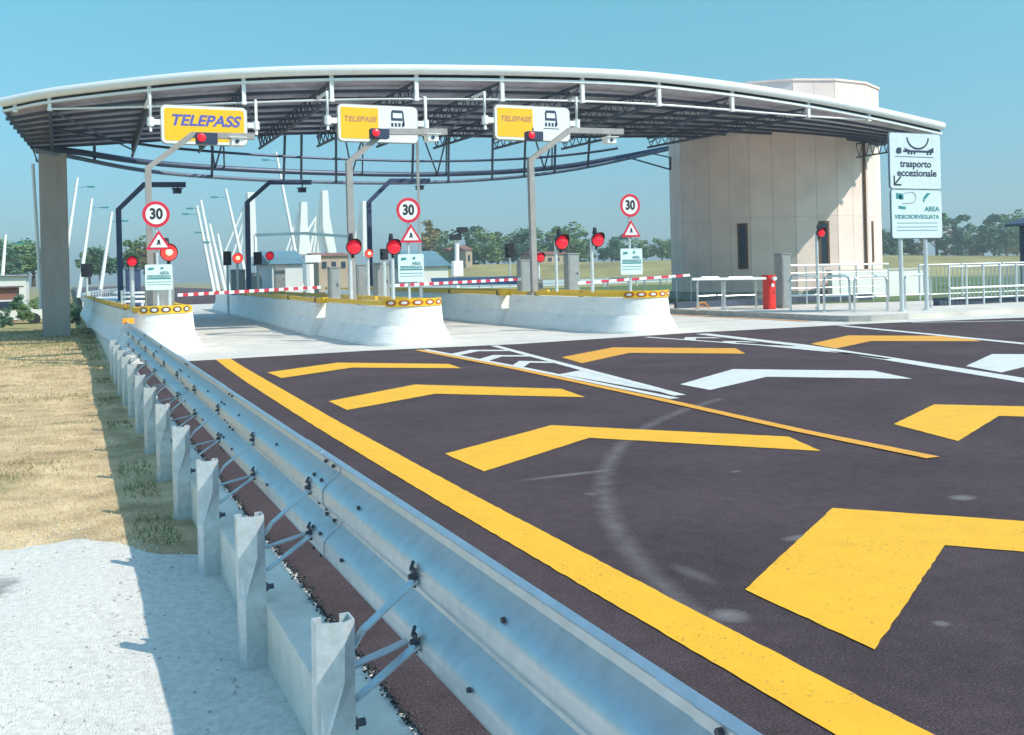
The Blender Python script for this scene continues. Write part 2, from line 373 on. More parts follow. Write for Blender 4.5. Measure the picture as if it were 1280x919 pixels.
# concrete beam below the guardrail
b = MB(); b.prism([(.765, -5), (1.02, -5), (1.02, 62), (.765, 62)], -.9, -.012)
bevel = b.build('kerb_beam', 'beam_conc'); tag(bevel, kind='structure')
# gravel crumbs along the asphalt edge
b = MB()
for i in range(5200):
    y = random.uniform(-.5, 12)**1.0; x = .968+random.gauss(0, .013); r = random.uniform(.0025, .007)
    b.ico((x, y, random.uniform(-.006, .004)), r, 0, 1, (1, random.uniform(.7, 1.3), .7))
tag(b.build('gravel_edge', 'pebble'), 'dark gravel crumbs along the asphalt edge beside the concrete beam', 'gravel', kind='stuff')

# ------------------------------------------------------------------ road markings (parts of the road)
def mark(name, poly, m, z=.0045, par=road, label=None):
    fine = []
    for p, q in zip(poly, list(poly[1:])+[poly[0]]):
        L = math.dist(p[:2], q[:2]); n = max(1, int(L/.06)); fine.append(p)
        for i in range(1, n):
            t = i/n; fine.append((p[0]+(q[0]-p[0])*t+random.uniform(-.0035, .0035), p[1]+(q[1]-p[1])*t+random.uniform(-.0035, .0035)))
    poly = fine
    b = MB(); b.face([(p[0], p[1], z) for p in poly]); o = b.build(name, m, par)
    if label: o['label'] = label
    return o
mark('edge_line', [(2.08, -2), (2.08, 6), (2.11, 9.5), (2.2, 14), (2.28, 16.5), (2.36, 18.4), (2.62, 18.4), (2.55, 16.5), (2.49, 14), (2.38, 9.5), (2.335, 6), (2.335, -2)], 'paint_yellow')
CH = [((2.67, 2.81), (2.68, 3.59), (4.03, 4.55), (5.4, 3.05), (5.2, 2.3), (3.97, 3.68)),
      ((2.68, 6.6), (2.68, 7.41), (4.04, 8.26), (5.42, 6.62), (5.2, 5.98), (4.0, 7.46)),
      ((2.67, 10.4), (2.68, 11.26), (4.06, 12.3), (5.4, 10.75), (5.26, 9.88), (3.95, 11.2)),
      ((2.73, 14.28), (2.71, 15.28), (4.03, 16.25), (5.45, 14.8), (5.36, 14.0), (4.0, 15.2))]
for c in CH: mark('chevron_marking', c, 'paint_yellow')
mark('chevron_marking', [(7.17, 13.55), (7.4, 14.7), (9.1, 15.95), (10.6, 14.3), (10.06, 13.3), (8.7, 14.7)], 'paint_orange')
mark('chevron_marking', [(6.76, 9.62), (6.80, 10.3), (8.4, 11.4), (9.7, 10.1), (9.37, 9.12), (8.15, 10.35)], 'paint_white', label='white chevron marking among yellow ones')
mark('chevron_marking', [(6.38, 5.76), (6.6, 6.65), (7.84, 7.36), (9.2, 6.0), (8.9, 5.2), (7.72, 6.5)], 'paint_yellow')
mark('chevron_marking', [(11.8, 13.14), (12.17, 14.2), (14.15, 15.4), (15.45, 13.9), (14.7, 12.7), (13.4, 14.0)], 'paint_orange')
mark('chevron_marking', [(10.75, 9.0), (11.06, 9.82), (12.77, 10.85), (14.2, 9.4), (13.8, 8.6), (12.75, 9.75)], 'paint_white')
def line(name, pts, w, m, z=.0062, par=road):
    P = [Vector((x, y, 0)) for x, y in pts]; L = []; Rr = []
    for i, p in enumerate(P):
        d = (P[min(i+1, len(P)-1)]-P[max(i-1, 0)]).normalized(); n = Vector((-d.y, d.x, 0))*w/2
        L.append((p.x+n.x, p.y+n.y)); Rr.append((p.x-n.x, p.y-n.y))
    return mark(name, L+Rr[::-1], m, z, par)
line('lane_line', [(5.98, 17.9), (5.98, 13.5), (5.83, 9.2), (5.69, 6.8), (5.68, 5.35)], .13, 'paint_orange', .0085)
line('lane_line', [(7.55, 17.9), (6.77, 12.97), (6.2, 9.4)], .15, 'paint_white')
line('gore_edge', [(6.13, 17.9), (6.12, 13.5), (6.0, 9.2)], .12, 'paint_white')
line('lane_line', [(12.4, 17.9), (11.83, 14.08), (11.1, 11.3), (10.23, 8.26), (9.3, 5.2)], .30, 'paint_white')
line('lane_line', [(11.0, 17.9), (11.35, 14.6), (11.3, 12.4), (11.05, 11.2)], .14, 'paint_white')
line('lane_line', [(16.3, 18.0), (15.45, 14.61), (14.72, 11.87), (13.6, 8.0)], .22, 'paint_white')
line('lane_line', [(18.2, 17.7), (20.5, 16.2), (22.0, 15.0)], .16, 'paint_white')
line('lane_line', [(19.4, 17.9), (22.5, 16.9)], .12, 'paint_white')
# gore hatching: solid paint with slanted bars
mark('gore_hatch', [(6.2, 9.6), (6.66, 12.6), (6.16, 12.3)], 'paint_white', .0040)
for k in range(3):
    y = 13.9+k*1.35; w = (y-9.2)*.165
    mark('gore_hatch', [(6.18, y-.35), (6.18+w*.5, y+.25), (6.18+w, y-.2), (6.18+w, y+.15), (6.18+w*.5, y+.65), (6.18, y+.05)], 'paint_white', .0040)
mark('gore_hatch', [(11.3, 12.6), (11.65, 13.9), (11.42, 14.6)], 'paint_white', .0040)
for k in range(2):
    y = 15.3+k*1.4; w = .35+k*.2
    mark('gore_hatch', [(11.2, y-.3), (11.2+w*.5+.1, y+.2), (11.2+w+.2, y-.2), (11.2+w+.2, y+.2), (11.2+w*.5+.1, y+.6), (11.2, y+.1)], 'paint_white', .0040)
line('lane_edge_stripe', [(17.0, 19.9), (17.0, 23), (16.97, 26.5)], .26, 'orange_line', .0095, cr)
line('lane_edge_stripe', [(16.97, 27.6), (16.95, 32)], .26, 'orange_line', .0095, cr)

# ------------------------------------------------------------------ guardrail: thing > rail_beam, bolt, post > spacer_arm, clip
XR = 1.018
def prof(z):
    c = math.cos(2*math.pi*(z-.585)/.225+.35*math.sin(2*math.pi*(z-.585)/.225)); c = max(-.92, min(.92, c*1.05))/.92
    return XR+.040*c
gr = empty('guardrail', (.9, 0, 0), 'long galvanised steel guardrail of ribbed beams on short posts along the yellow edge line', 'guardrail')
zs = [.665, .66, .655]+[.645-i*.0125 for i in range(48)]
zs = [z for z in zs if z > .145]
joints = [-2.9, 1.42, 4.42, 7.42, 10.42, 13.42, 16.42, 20.5]
for q in range(len(joints)-1):
    y0, y1 = joints[q]-.16, joints[q+1]+.16; dx = .0045 if q % 2 else 0
    out = [(prof(z)+dx, z) for z in zs]; inn = [(prof(z)+dx-.0035, z) for z in zs]
    lip = [(XR-.012+dx, .667), (XR-.005+dx, .672)]
    loop = out+inn[::-1]
    b = MB(); b.loft([[(x, y, z) for x, z in loop] for y in (y0, y0+.3, (y0+y1)/2, y1-.3, y1)], True)
    lipm = [(prof(.66)+dx-.004, .655), (prof(.66)+dx+.010, .668), (prof(.66)+dx+.002, .676), (prof(.66)+dx-.012, .664)]
    b.loft([[(x, y, z) for x, z in lipm] for y in (y0, y1)], True)
    b.build('rail_beam', 'galv', gr, True)
b0 = None
for jy in joints[1:-1]:
    for z in (.585, .53, .40, .345, .295, .20):
        for dy in (-.07, .07):
            x = prof(z)-.006; b = MB()
            b.tube([(x-.010, jy+dy, z), (x+.002, jy+dy, z)], .0085, 6); b.build('bolt', 'bolt', gr)
for pk in range(-3, 12):
    Y = 3.0+1.5*pk
    # sigma shaped post, open towards the traffic
    sec = [(.648,-.040),(.765,-.040),(.765,.040),(.735,.040),(.735,.034),(.758,.034),(.758,-.033),(.720,-.033),(.706,-.016),(.688,-.016),(.672,-.033),(.655,-.033),(.655,.034),(.678,.034),(.678,.040),(.648,.040)]
    sec = [(.648,-.024),(.672,-.044),(.708,-.044),(.724,-.030),(.765,-.030),(.765,.045),(.735,.045),(.735,.039),(.758,.039),(.758,-.023),(.727,-.023),(.712,-.037),(.675,-.037),(.655,-.021),(.655,.039),(.675,.039),(.675,.045),(.648,.045)]
    tw = random.uniform(-.006, .006); ln = random.uniform(-.004, .006)
    b = MB()
    # folded front: the crease of the web swings from the left edge low down to the right third higher up
    def ps(z, cx, dx_):
        o_ = [(.648, -.026), (cx, -.048), (.765, -.030), (.765, .040), (.735, .040), (.735, .034), (.7595, .034), (.7595, -.0245), (cx, -.0420), (.6535, -.0215), (.6535, .034), (.678, .034), (.678, .040), (.648, .040)]
        return [(x+dx_, Y+y, z) for x, y in o_]
    b.loft([ps(-.5, .672, 0), ps(.02, .672, 0), ps(.20, .728, ln*.5), ps(.375+tw, .730, ln)], True)
    p = b.build('post', 'galv_post', gr)
    a = MB()
    a.bar((.768, Y-.01, .29), (.80, Y-.01, .335), .045, .006, side=(0, 1, 0)); a.bar((.80, Y-.01, .335), (.975, Y-.01, .465), .045, .006, side=(0, 1, 0)); a.build('spacer_arm', 'galv', p)
    a = MB(); a.bar((.77, Y-.01, .125), (.975, Y-.01, .26), .045, .006, side=(0, 1, 0)); a.build('spacer_arm', 'galv', p)
    a = MB(); a.bar((.77, Y+.005, .225), (.965, Y+.06, .25), .04, .006, side=(0, 1, 0)); a.build('spacer_arm', 'galv', p)
    for z in (.465, .26):
        c = MB(); c.box((.965, Y-.016, z-.025), (.973, Y+.014, z+.035)); c.tube([(.950, Y-.01, z+.01), (.985, Y-.01, z+.01)], .009, 6); c.tube([(.955, Y-.02, z+.035), (.975, Y+.015, z+.048)], .006, 5); c.build('clip', 'bolt', p)
    c = MB(); c.tube([(.764, Y-.012, .055), (.80, Y-.012, .055)], .012, 6); c.tube([(.764, Y-.012, .055), (.775, Y-.012, .055)], .02, 6); c.build('bolt', 'bolt', p)
# hole marks and a bolt head between joints
for y in (2.35, 3.75, 5.4, 6.7, 8.3, 9.7):
    for q, z in ((0, .53), (.2, .28)):
        b = MB(); b.tube([(prof(z)-.012, y+q, z), (prof(z)-.001, y+q, z)], .008, 8); b.build('bolt', 'bolt', gr)

# ------------------------------------------------------------------ toll islands
def nj(off, z):  # half profile offset of a New Jersey barrier from its top face
    pass
NJ = [(.0, .80), (-.015, .60), (-.035, .40), (-.10, .27), (-.165, .14), (-.20, .07), (-.205, 0)]   # (outward offset negative = out, z)
def island_outline(cx, hw, y0, y1, left=None, right=None, n=14):
    # stadium nose at y0, sides towards +y
    pts = []
    for i in range(n+1):
        a = math.pi+math.pi*i/n
        pts.append((cx+hw*math.cos(a), y0+.95*hw*(1+math.sin(a))))
    return pts
def barrier(pts, parent, name, m, closed=False, capends=True):
    P = [Vector((x, y, 0)) for x, y in pts]; rings = []
    for (o_, z) in NJ:
        pass
    cols = []
    for i, p in enumerate(P):
        d = (P[min(i+1, len(P)-1)]-P[max(i-1, 0)]).normalized(); n = Vector((-d.y, d.x, 0))   # left of travel = inside when going counter-clockwise
        cols.append([p-n*(-o_)+Vector((0, 0, z)) for o_, z in NJ])
    return cols
def island(cx, y0, hw, ysplit, body_l, body_r, label, panel_seed):
    t = empty('toll_island', (cx, y0+1, 0), label, 'toll island', 'toll islands between the lanes')
    arc = island_outline(cx, hw, y0, 0)
    nose = [(cx-hw+.03, ysplit)]+arc+[(cx+hw, ysplit)]
    def extr(pts, nm):
        cols = barrier(pts, t, nm, None)
        b = MB(); k = len(cols)
        for i in range(k-1):
            for j in range(len(NJ)-1):
                b.face([cols[i][j], cols[i][j+1], cols[i+1][j+1], cols[i+1][j]])
        b.face([c[0] for c in cols])                       # top
        ends = cols[0][::1]+cols[-1][::-1]
        b.face(ends)                                        # rear face closes the block
        o_ = b.build(nm, 'white_barrier', t, True); o_.data.set_sharp_from_angle(angle=R(18)); return o_
    extr(nose, 'nose_block')
    # body: left and right sides a little wider than the nose block
    bod = [(x, y) for x, y in reversed(body_l)]+[(x, y) for x, y in body_r]
    extr(bod, 'barrier_body')
    # yellow top rail follows the rim
    rim = [(cx-hw+.04, ysplit)]+[(cx+(x-cx)*.95, y+.03) for x, y in arc]+[(cx+hw-.04, ysplit)]
    def rail(pts, nm):
        b = MB(); P = [Vector((x, y, 0)) for x, y in pts]; rings = []
        for i, p in enumerate(P):
            d = (P[min(i+1, len(P)-1)]-P[max(i-1, 0)]).normalized(); n = Vector((-d.y, d.x, 0))
            rings.append([p+n*a+Vector((0, 0, z)) for a, z in ((-.02, .815), (-.02, .915), (.06, .915), (.06, .815))])
        b.loft(rings, True); return b.build(nm, 'yellow', t)
    rail(rim, 'top_rail')
    rail([(x+.05, y) for x, y in reversed(body_l)][-1:]*0 + [(x+.05, y) for x, y in body_l][::-1], 'top_rail')
    rail([(x-.05, y) for x, y in body_r], 'top_rail')
    # rim feet / small brackets with amber markers
    for x, y in body_l[::1]+[(cx-hw+.1, y0+2.2)]: b = MB(); b.box((x+.02, y+.05, .80), (x+.09, y+.18, .93)); b.build('rail_bracket', 'brown', t)
    # curved warning panel on the nose
    p = MB(); q = MB(); amp = 11; hr = hw+.012
    def arcpt(a, r, z): return (cx+r*math.cos(a), y0+.95*hw+ .95*r*math.sin(a), z)
    a0, a1 = math.pi*1.20, math.pi*1.80
    rings = []
    for i in range(amp+1):
        a = a0+(a1-a0)*i/amp
        rings.append([arcpt(a, hr-.01, .79), arcpt(a, hr+.015, .79), arcpt(a, hr+.015, .945), arcpt(a, hr-.01, .945)])
    p.loft(rings, True); pn = p.build('warning_panel', 'sign_yellow', t)
    for k in range(5):
        q = MB()
        ac = a0+(a1-a0)*(k+.5)/5; da = (a1-a0)/5*.44
        for i in range(12):
            t0 = 2*math.pi*i/12; t1 = 2*math.pi*(i+1)/12
            q.face([arcpt(ac+da*math.cos(w)*s_, hr+.018, .867+.058*math.sin(w)*s_) for s_, w in ((1, t0), (.55, t0), (.55, t1), (1, t1))], 0)
            q.face([arcpt(ac+da*math.cos(w)*s_, hr+.018, .867+.058*math.sin(w)*s_) for s_, w in ((.52, t0), (.01, t0), (.01, t1), (.52, t1))], 1)
        q.build('oval', ['oval_red' if panel_seed != 1 else 'brown', 'sign_white'], pn)
    return t
I1 = island(1.72, 20.55, .56, 24.0, [(1.1, 24.0), (.95, 29), (.75, 37), (.6, 48)], [(2.32, 24.0), (2.4, 30), (2.5, 48)], 'leftmost white toll island, its nose right behind the end of the guardrail', 1)
I2 = island(6.44, 19.2, .72, 24.18, [(5.55, 24.5), (5.78, 29), (6.15, 39), (6.5, 50)], [(7.2, 24.5), (7.3, 30), (7.5, 39), (7.8, 50)], 'middle white toll island with curved nose between the two narrow lanes', 2)
I3 = island(11.85, 18.95, .72, 25.28, [(10.95, 25.6), (11.15, 30), (11.5, 39), (11.9, 50)], [(12.6, 25.6), (12.75, 30), (13, 39), (13.2, 50)], 'rightmost white toll island, nearest to the wide lane and the red cabinet', 3)
for I, x, y in ((I2, 5.66, 24.3), (I3, 11.07, 25.4)):
    b = MB(); b.box((x-.06, y-.12, .795), (x+.16, y+.2, .925)); b.build('joint_cap', 'yellow', I)
b = MB(); b.box((.93, 20.6, .62), (1.14, 20.75, .72)); b.build('side_reflector', 'orange_glow', I1)

# ------------------------------------------------------------------ right pavement with kerb
pv = [(17.45, 19.6), (17.6, 19.1), (18.0, 18.85), (45, 18.85), (45, 60), (17.45, 60)]
b = MB(); b.prism(pv, -.1, .13); tag(b.build('pavement', 'concrete'), kind='structure')
b = MB(); P = [(17.36, 60), (17.36, 19.55), (17.52, 19.03), (17.98, 18.76), (19.2, 18.76)]; Q = [(17.45, 60), (17.45, 19.6), (17.6, 19.1), (18.0, 18.85), (19.2, 18.85)]
b.loft([[(p[0], p[1], 0), (p[0], p[1], .15), (q[0], q[1], .15), (q[0], q[1], 0)] for p, q in zip(P, Q)], True)
tag(b.build('kerb', 'kerb_conc'), kind='structure')
sheet('right_lawn', [(20.5, 27.0), (28, 24.2), (70, 24.2), (70, 70), (20.5, 70)], .135, 'green_field')

# ------------------------------------------------------------------ canopy
cz = 7.0
def interp(pts, x):
    for (a, *v0), (c, *v1) in zip(pts, pts[1:]):
        if x <= c:
            t = (x-a)/(c-a); return [p+(q-p)*t for p, q in zip(v0, v1)]
    return list(pts[-1][1:])
def catmull(pts, n):
    out = []
    P = [Vector(p) for p in pts]; P = [P[0]*2-P[1]]+P+[P[-1]*2-P[-2]]
    for i in range(1, len(P)-2):
        for k in range(n):
            t = k/n
            out.append(.5*((2*P[i])+(P[i+1]-P[i-1])*t+(2*P[i-1]-5*P[i]+4*P[i+1]-P[i+2])*t*t+(3*P[i]-P[i-1]-3*P[i+1]+P[i+2])*t**3))
    out.append(P[-2]); return out
frontp = [G(3, 128, 6.75), G(85, 113, 6.9), G(280, 93, 7.0), G(500, 87, 7.0), G(750, 92, 7.0), G(880, 103.5, 6.95), G(1000, 121, 6.8), G(1090, 138, 6.52), G(1178, 158, 6.15)]
F = catmull(frontp, 8); NF = len(F)
rearp = [(-1.0, 37.3, 6.05), (.8, 37.6, 6.22), (4.2, 38.2, 6.6), (8.8, 37.9, 6.92), (14.5, 37.6, 6.95), (18.5, 36.8, 6.95), (22.8, 34.9, 6.9), (27.0, 33.2, 6.7), (30.3, 31.3, 6.35)]
Rr = catmull(rearp, 8)
can = empty('toll_canopy', (14, 31, 0), 'large crescent shaped canopy roof with a fat white front tube over the lanes', 'canopy')
b = MB(); b.tube([p+Vector((0, 0, 0)) for p in F], .14, 16); b.build('fascia_tube', 'tube_white', can, True)
b = MB(); b.tube([p+Vector((0, .05, -.25)) for p in F], .035, 6, sq=True); b.build('fascia_trim', 'tube_white', can)
# roof skin: corrugated underside sheet
nr = 34; rings = []
top = []
for i in range(NF):
    a = F[i]+Vector((0, .1, -.20)); c = Rr[i]
    rings.append([a.lerp(c, k/nr)+Vector((0, 0, .05*(k % 2)-.0)) for k in range(nr+1)])
b = MB(); b.loft(rings, False, 0, closed=False)
b.loft([[p+Vector((0, 0, .09)) for p in r] for r in rings], False, 1, closed=False)
b.loft([[r[-1], r[-1]+Vector((0, 0, .09)), r[-1]+Vector((0, .05, .09)), r[-1]+Vector((0, .05, 0))] for r in rings], True, 1)
for r in (rings[0], rings[-1]):
    for k in range(nr): b.face([r[k], r[k+1], r[k+1]+Vector((0, 0, .09)), r[k]+Vector((0, 0, .09))], 1)
b.build('roof_deck', ['roof_under', 'roof_top'], can)
def onF(x, curve=F):
    for p, q in zip(curve, curve[1:]):
        if p.x <= x <= q.x: return p.lerp(q, (x-p.x)/(q.x-p.x))
    return curve[-1].copy() if x > curve[-1].x else curve[0].copy()
# x positions of the hangers, read on the front curve
def front_at_px(px):
    best = None
    for i in range(400):
        x = -1.7+30.7*i/399; p = onF(x); q = p-Vector((0, 0, CAMH))
        fx, fy = math.sin(YAW), math.cos(YAW); w = q.x*fx+q.y*fy; u = (q.x*fy-q.y*fx)/w*FPX; v = -q.z/w*FPX
        X = 640+u*math.cos(ROLL)+v*math.sin(ROLL)
        if best is None or abs(X-px) < best[0]: best = (abs(X-px), x)
    return best[1]
hx = [front_at_px(p) for p in (20, 60, 185, 303, 415, 523, 628, 728, 826, 918, 1012, 1088)]
zl = 6.22
low = []
for x in hx:
    p = onF(x); low.append(Vector((p.x, p.y+.12, zl if x > 3.0 else zl+.25*(3-x)/4)))
for i, x in enumerate(hx):
    p = onF(x)
    b = MB(); b.box((p.x-.05, p.y+.05, low[i].z-.03), (p.x+.05, p.y+.15, p.z-.12)); b.box((p.x-.065, p.y+.04, low[i].z-.05), (p.x+.065, p.y+.17, low[i].z+.03))
    b.build('hanger_post', 'tube_white', can)
b = MB(); b.tube(catmull([p for p in low[1:]], 4), .03, 6); b.build('front_tie', 'tube_white', can)
# cross trusses run from front to rear under the deck
for i, x in enumerate(hx[1:-1]):
    a = onF(x)+Vector((0, .3, -.30)); c = onF(x, Rr)+Vector((0, -.3, -.12))
    a2 = Vector((a.x, a.y, low[i+1].z)); c2 = c+Vector((0, 0, -.38)); b = MB()
    b.tube([a, c], .035, 4, sq=True); b.tube([a2, c2], .05, 6); nn = 18
    for k in range(nn):
        p0 = a.lerp(c, k/nn); p1 = a2.lerp(c2, (k+.5)/nn); p2 = a.lerp(c, (k+1)/nn)
        b.tube([p0, p1], .022, 4); b.tube([p1, p2], .022, 4)
    b.build('cross_truss', 'truss', can)
# longitudinal purlins under the deck
for k in range(1, 9):
    t = k/9.0
    b = MB(); b.tube([(F[i]+Vector((0, .1, -.34))).lerp(Rr[i]+Vector((0, 0, -.12)), t) for i in range(0, NF, 2)], .045, 4, sq=True)
    b.build('purlin', 'truss', can)
# diagonal braces in the plane of the deck
b = MB()
for i in range(1, len(hx)-2):
    a = onF(hx[i])+Vector((0, .4, -.42)); c = onF(hx[i+1], Rr)+Vector((0, -.5, -.30)); b.tube([a, c], .03, 5)
b.build('wind_brace', 'truss_light', can)
# rear chord: twin tube arch below the rear edge
ch = catmull([(-.9, 36.2, 5.83), (.1, 36.3, 5.85), (3.35, 39.6, 5.85), (9.1, 41.6, 5.85), (15.2, 41.6, 5.87), (20.0, 39.3, 6.05), (24.8, 36.0, 6.8)], 8)
b = MB(); b.tube(ch, .11, 10); b.build('rear_chord', 'truss', can, True)
ch2 = [p+Vector((0, -.25, -.42*math.sin(math.pi*min(1, max(0, i/(len(ch)-1)))))) for i, p in enumerate(ch)]
b = MB(); b.tube(ch2, .075, 8); b.build('rear_chord', 'truss_light', can, True)
ch3 = [p+Vector((0, -2.2, .34)) for p in ch[3:-6]]
b = MB(); b.tube(ch3, .05, 8); b.build('rear_chord', 'truss', can, True)
def on(curve, x): return onF(x, curve)
def px_of(p):
    q = Vector(p)-Vector((0, 0, CAMH)); fx, fy = math.sin(YAW), math.cos(YAW); w = q.x*fx+q.y*fy
    return 640+(q.x*fy-q.y*fx)/w*FPX*math.cos(ROLL)+(-q.z/w*FPX)*math.sin(ROLL)
def near_px(curve, px):
    bst = min(((abs(px_of(p.lerp(q, t/12))-px), i, t/12) for i, (p, q) in enumerate(zip(curve, curve[1:])) for t in range(12)), key=lambda v: v[0])
    return curve[bst[1]].lerp(curve[bst[1]+1], bst[2])
for px in (118, 265, 355, 376, 420, 515, 560, 615, 655, 693, 735):
    p = near_px(ch2, px); r_ = near_px(Rr, px)+Vector((0, -.1, -.05)); b = MB(); b.tube([p, r_], .05, 6)
    b.build('rear_strut', 'truss', can)
for pa, pb, pc in ((430, 441, 453), (528, 546, 558), (262, 270, 280), (668, 680, 690)):
    A0 = near_px(Rr, pa); C0 = near_px(Rr, pc); B0 = near_px(ch, pb); b = MB(); b.tube([A0, B0], .035, 5); b.tube([B0, C0], .035, 5)
    b.tube([near_px(ch, pc), C0], .035, 5); b.build('rear_strut', 'truss', can)
# left end: edge tube, gutter and downpipe
b = MB(); b.tube([F[0]+Vector((.05, .1, -.25)), F[0].lerp(Rr[0], .55)+Vector((0, 0, -.12)), Rr[0]+Vector((0, 0, -.05)), Rr[0]+Vector((.1, 0, -.45)), Rr[0]+Vector((.45, -.5, -.55))], .05, 6)
b.build('end_gutter', 'truss_light', can)
# short lattice bracket at the right end
b = MB(); A = Vector(at(1070, 180, 29.2)); B = Vector(at(1112, 174, 28.6)); A2 = Vector(at(1070, 197, 29.2)); B2 = Vector(at(1112, 190, 28.6))
b.tube([A, B], .03, 4); b.tube([A2, B2], .03, 4); b.tube([B, B2], .03, 4)
for k in range(5): b.tube([A.lerp(B, k/5), A2.lerp(B2, (k+.5)/5)], .022, 4); b.tube([A2.lerp(B2, (k+.5)/5), A.lerp(B, (k+1)/5)], .022, 4)
b.build('end_lattice', 'truss', can)
b = MB(); A = Vector(at(782, 196, 37)); B = Vector(at(838, 212, 34.5)); A1 = Vector(at(806, 190, 37)); B1 = Vector(at(838, 197, 34.5))
b.tube([A, B], .035, 5); b.tube([A1, B1], .03, 5); b.tube([B1, B], .05, 5); b.build('end_lattice', 'truss', can)

# concrete pillar under the left end
pl = empty('concrete_pillar', (-.4, 36.2, -.3), 'tall grey concrete pillar carrying the left end of the canopy', 'pillar')
b = MB(); b.box((-.82, 35.8, -.6), (.02, 36.6, 5.72)); o = b.build('shaft', 'pillar_conc', pl)
mod = o.modifiers.new('bevel', 'BEVEL'); mod.width = .03; mod.segments = 2
b = MB(); b.box((-.72, 35.9, 5.72), (-.08, 36.5, 5.84)); b.build('bearing', 'truss', pl)
dp = empty('downpipe', at(52, 386, 37.2), 'thin white downpipe standing just left of the concrete pillar', 'pipe')
b = MB(); b.tube([at(52, 386, 37.2), at(41, 205, 37.2)], .055, 8); b.build('pipe', 'tube_white', dp)
b = MB(); p = Vector(at(52, 386, 37.2)); b.tube([p, p+Vector((0, 0, .3))], .09, 8); b.build('foot', 'galv_post', dp)

# ------------------------------------------------------------------ tower building on the right
tc = Vector((27.55, 34.3)); TR = 4.36
tw = empty('round_tower', (tc.x, tc.y, 0), 'round beige panelled tower building at the right end of the canopy', 'building')
nseg = 16; poly = []
a0 = math.atan2(-tc.y, -tc.x)
for i in range(nseg): a = a0+R(11.25)+2*math.pi*i/nseg; poly.append((tc.x+TR*math.cos(a), tc.y+TR*math.sin(a)))
b = MB(); b.prism(poly, -.3, 8.52)
b.prism([(tc.x+(x-tc.x)*1.012, tc.y+(y-tc.y)*1.012) for x, y in poly], 8.52, 8.60); b.build('wall', 'tower_panel', tw)
# panel joints: narrow grooves as thin dark strips set proud
jb = MB()
for i in range(nseg):
    p = Vector((*poly[i], 0)); q = Vector((*poly[(i+1) % nseg], 0)); nrm = ((p+q)/2-Vector((tc.x, tc.y, 0))).normalized()
    for t in (.0, .5):
        c = p.lerp(q, t)+nrm*.004; d = (q-p).normalized()*.008
        jb.face([c-d, c+d, c+d+Vector((0, 0, 8.51)), c-d+Vector((0, 0, 8.51))])
    for z in (3.3, 6.6):
        jb.face([p+nrm*.004+Vector((0, 0, z)), q+nrm*.004+Vector((0, 0, z)), q+nrm*.004+Vector((0, 0, z+.012)), p+nrm*.004+Vector((0, 0, z+.012))])
jb.build('panel_joint', 'joint', tw)
def on_tower(px, py, off=0.0):   # where a sight line meets the tower wall polygon
    d = Vector(ray(px, py)); best = None; o = Vector((0, 0))
    for i in range(nseg):
        p = Vector(poly[i]); q = Vector(poly[(i+1) % nseg]); e = q-p; den = d.x*e.y-d.y*e.x
        if abs(den) < 1e-9: continue
        t = (p.x*e.y-p.y*e.x)/den; s = (p.x*d.y-p.y*d.x)/den
        if t > 0 and -1e-6 <= s <= 1+1e-6 and (best is None or t < best[0]): best = (t, e.normalized())
    t, e = best; nn = Vector((e.y, -e.x, 0)); return Vector((d.x*t, d.y*t, CAMH+d.z*t))+nn*off, Vector((e.x, e.y, 0)), nn
for (px0, px1, py0, py1) in ((922, 934, 281, 335), (1023, 1036, 278, 330), (1088, 1092, 278, 326)):
    c0, e, nn = on_tower((px0+px1)/2, py0); c1, _, _ = on_tower((px0+px1)/2, py1); w = (px1-px0)*c0.y/math.cos(0)/FPX*.52
    b = MB(); b2 = MB()
    q = [c0-e*w, c0+e*w, Vector((c1.x, c1.y, c1.z))+e*w, Vector((c1.x, c1.y, c1.z))-e*w]; z0, z1 = c1.z, c0.z
    base = Vector((c0.x, c0.y, 0))
    for (u0, u1, v0, v1) in ((-w-.05, -w+.03, z0-.05, z1+.05), (w-.03, w+.05, z0-.05, z1+.05), (-w+.03, w-.03, z1-.03, z1+.05), (-w+.03, w-.03, z0-.05, z0+.03)):
        b.loft([[base+e*u+nn*k+Vector((0, 0, v)) for u, v in ((u0, v0), (u1, v0), (u1, v1), (u0, v1))] for k in (-.02, .03)], True)
    fr = b.build('window', 'brown', tw)
    b2.loft([[base+e*u+nn*k+Vector((0, 0, v)) for u, v in ((-w+.03, z0+.03), (w-.03, z0+.03), (w-.03, z1-.03), (-w+.03, z1-.03))] for k in (-.02, .012)], True)
    b2.build('pane', 'glass', fr)
c0, e, nn = on_tower(1080, 250, .06)
b = MB(); b.tube([(c0.x, c0.y, .1), (c0.x, c0.y, 6.3)], .05, 8); b.build('drainpipe', 'brown', tw)
b = MB(); b.prism([(tc.x+(x-tc.x)*1.02, tc.y+(y-tc.y)*1.02) for x, y in poly], -.3, .45); b.build('plinth', 'kerb_conc', tw)
# low base wing with handrail in front of the tower, right side
lw = empty('low_wall', (29.5, 29.4, 0), 'low white wall in front of the tower, behind the handrails', 'wall')
b = MB(); b.box((26.3, 29.4, .1), (31.2, 29.65, 1.15)); b.build('wall_block', 'white_paint', lw)
b = MB(); b.box((26.25, 29.37, 1.15), (31.25, 29.68, 1.22)); b.build('coping', 'concrete', lw)

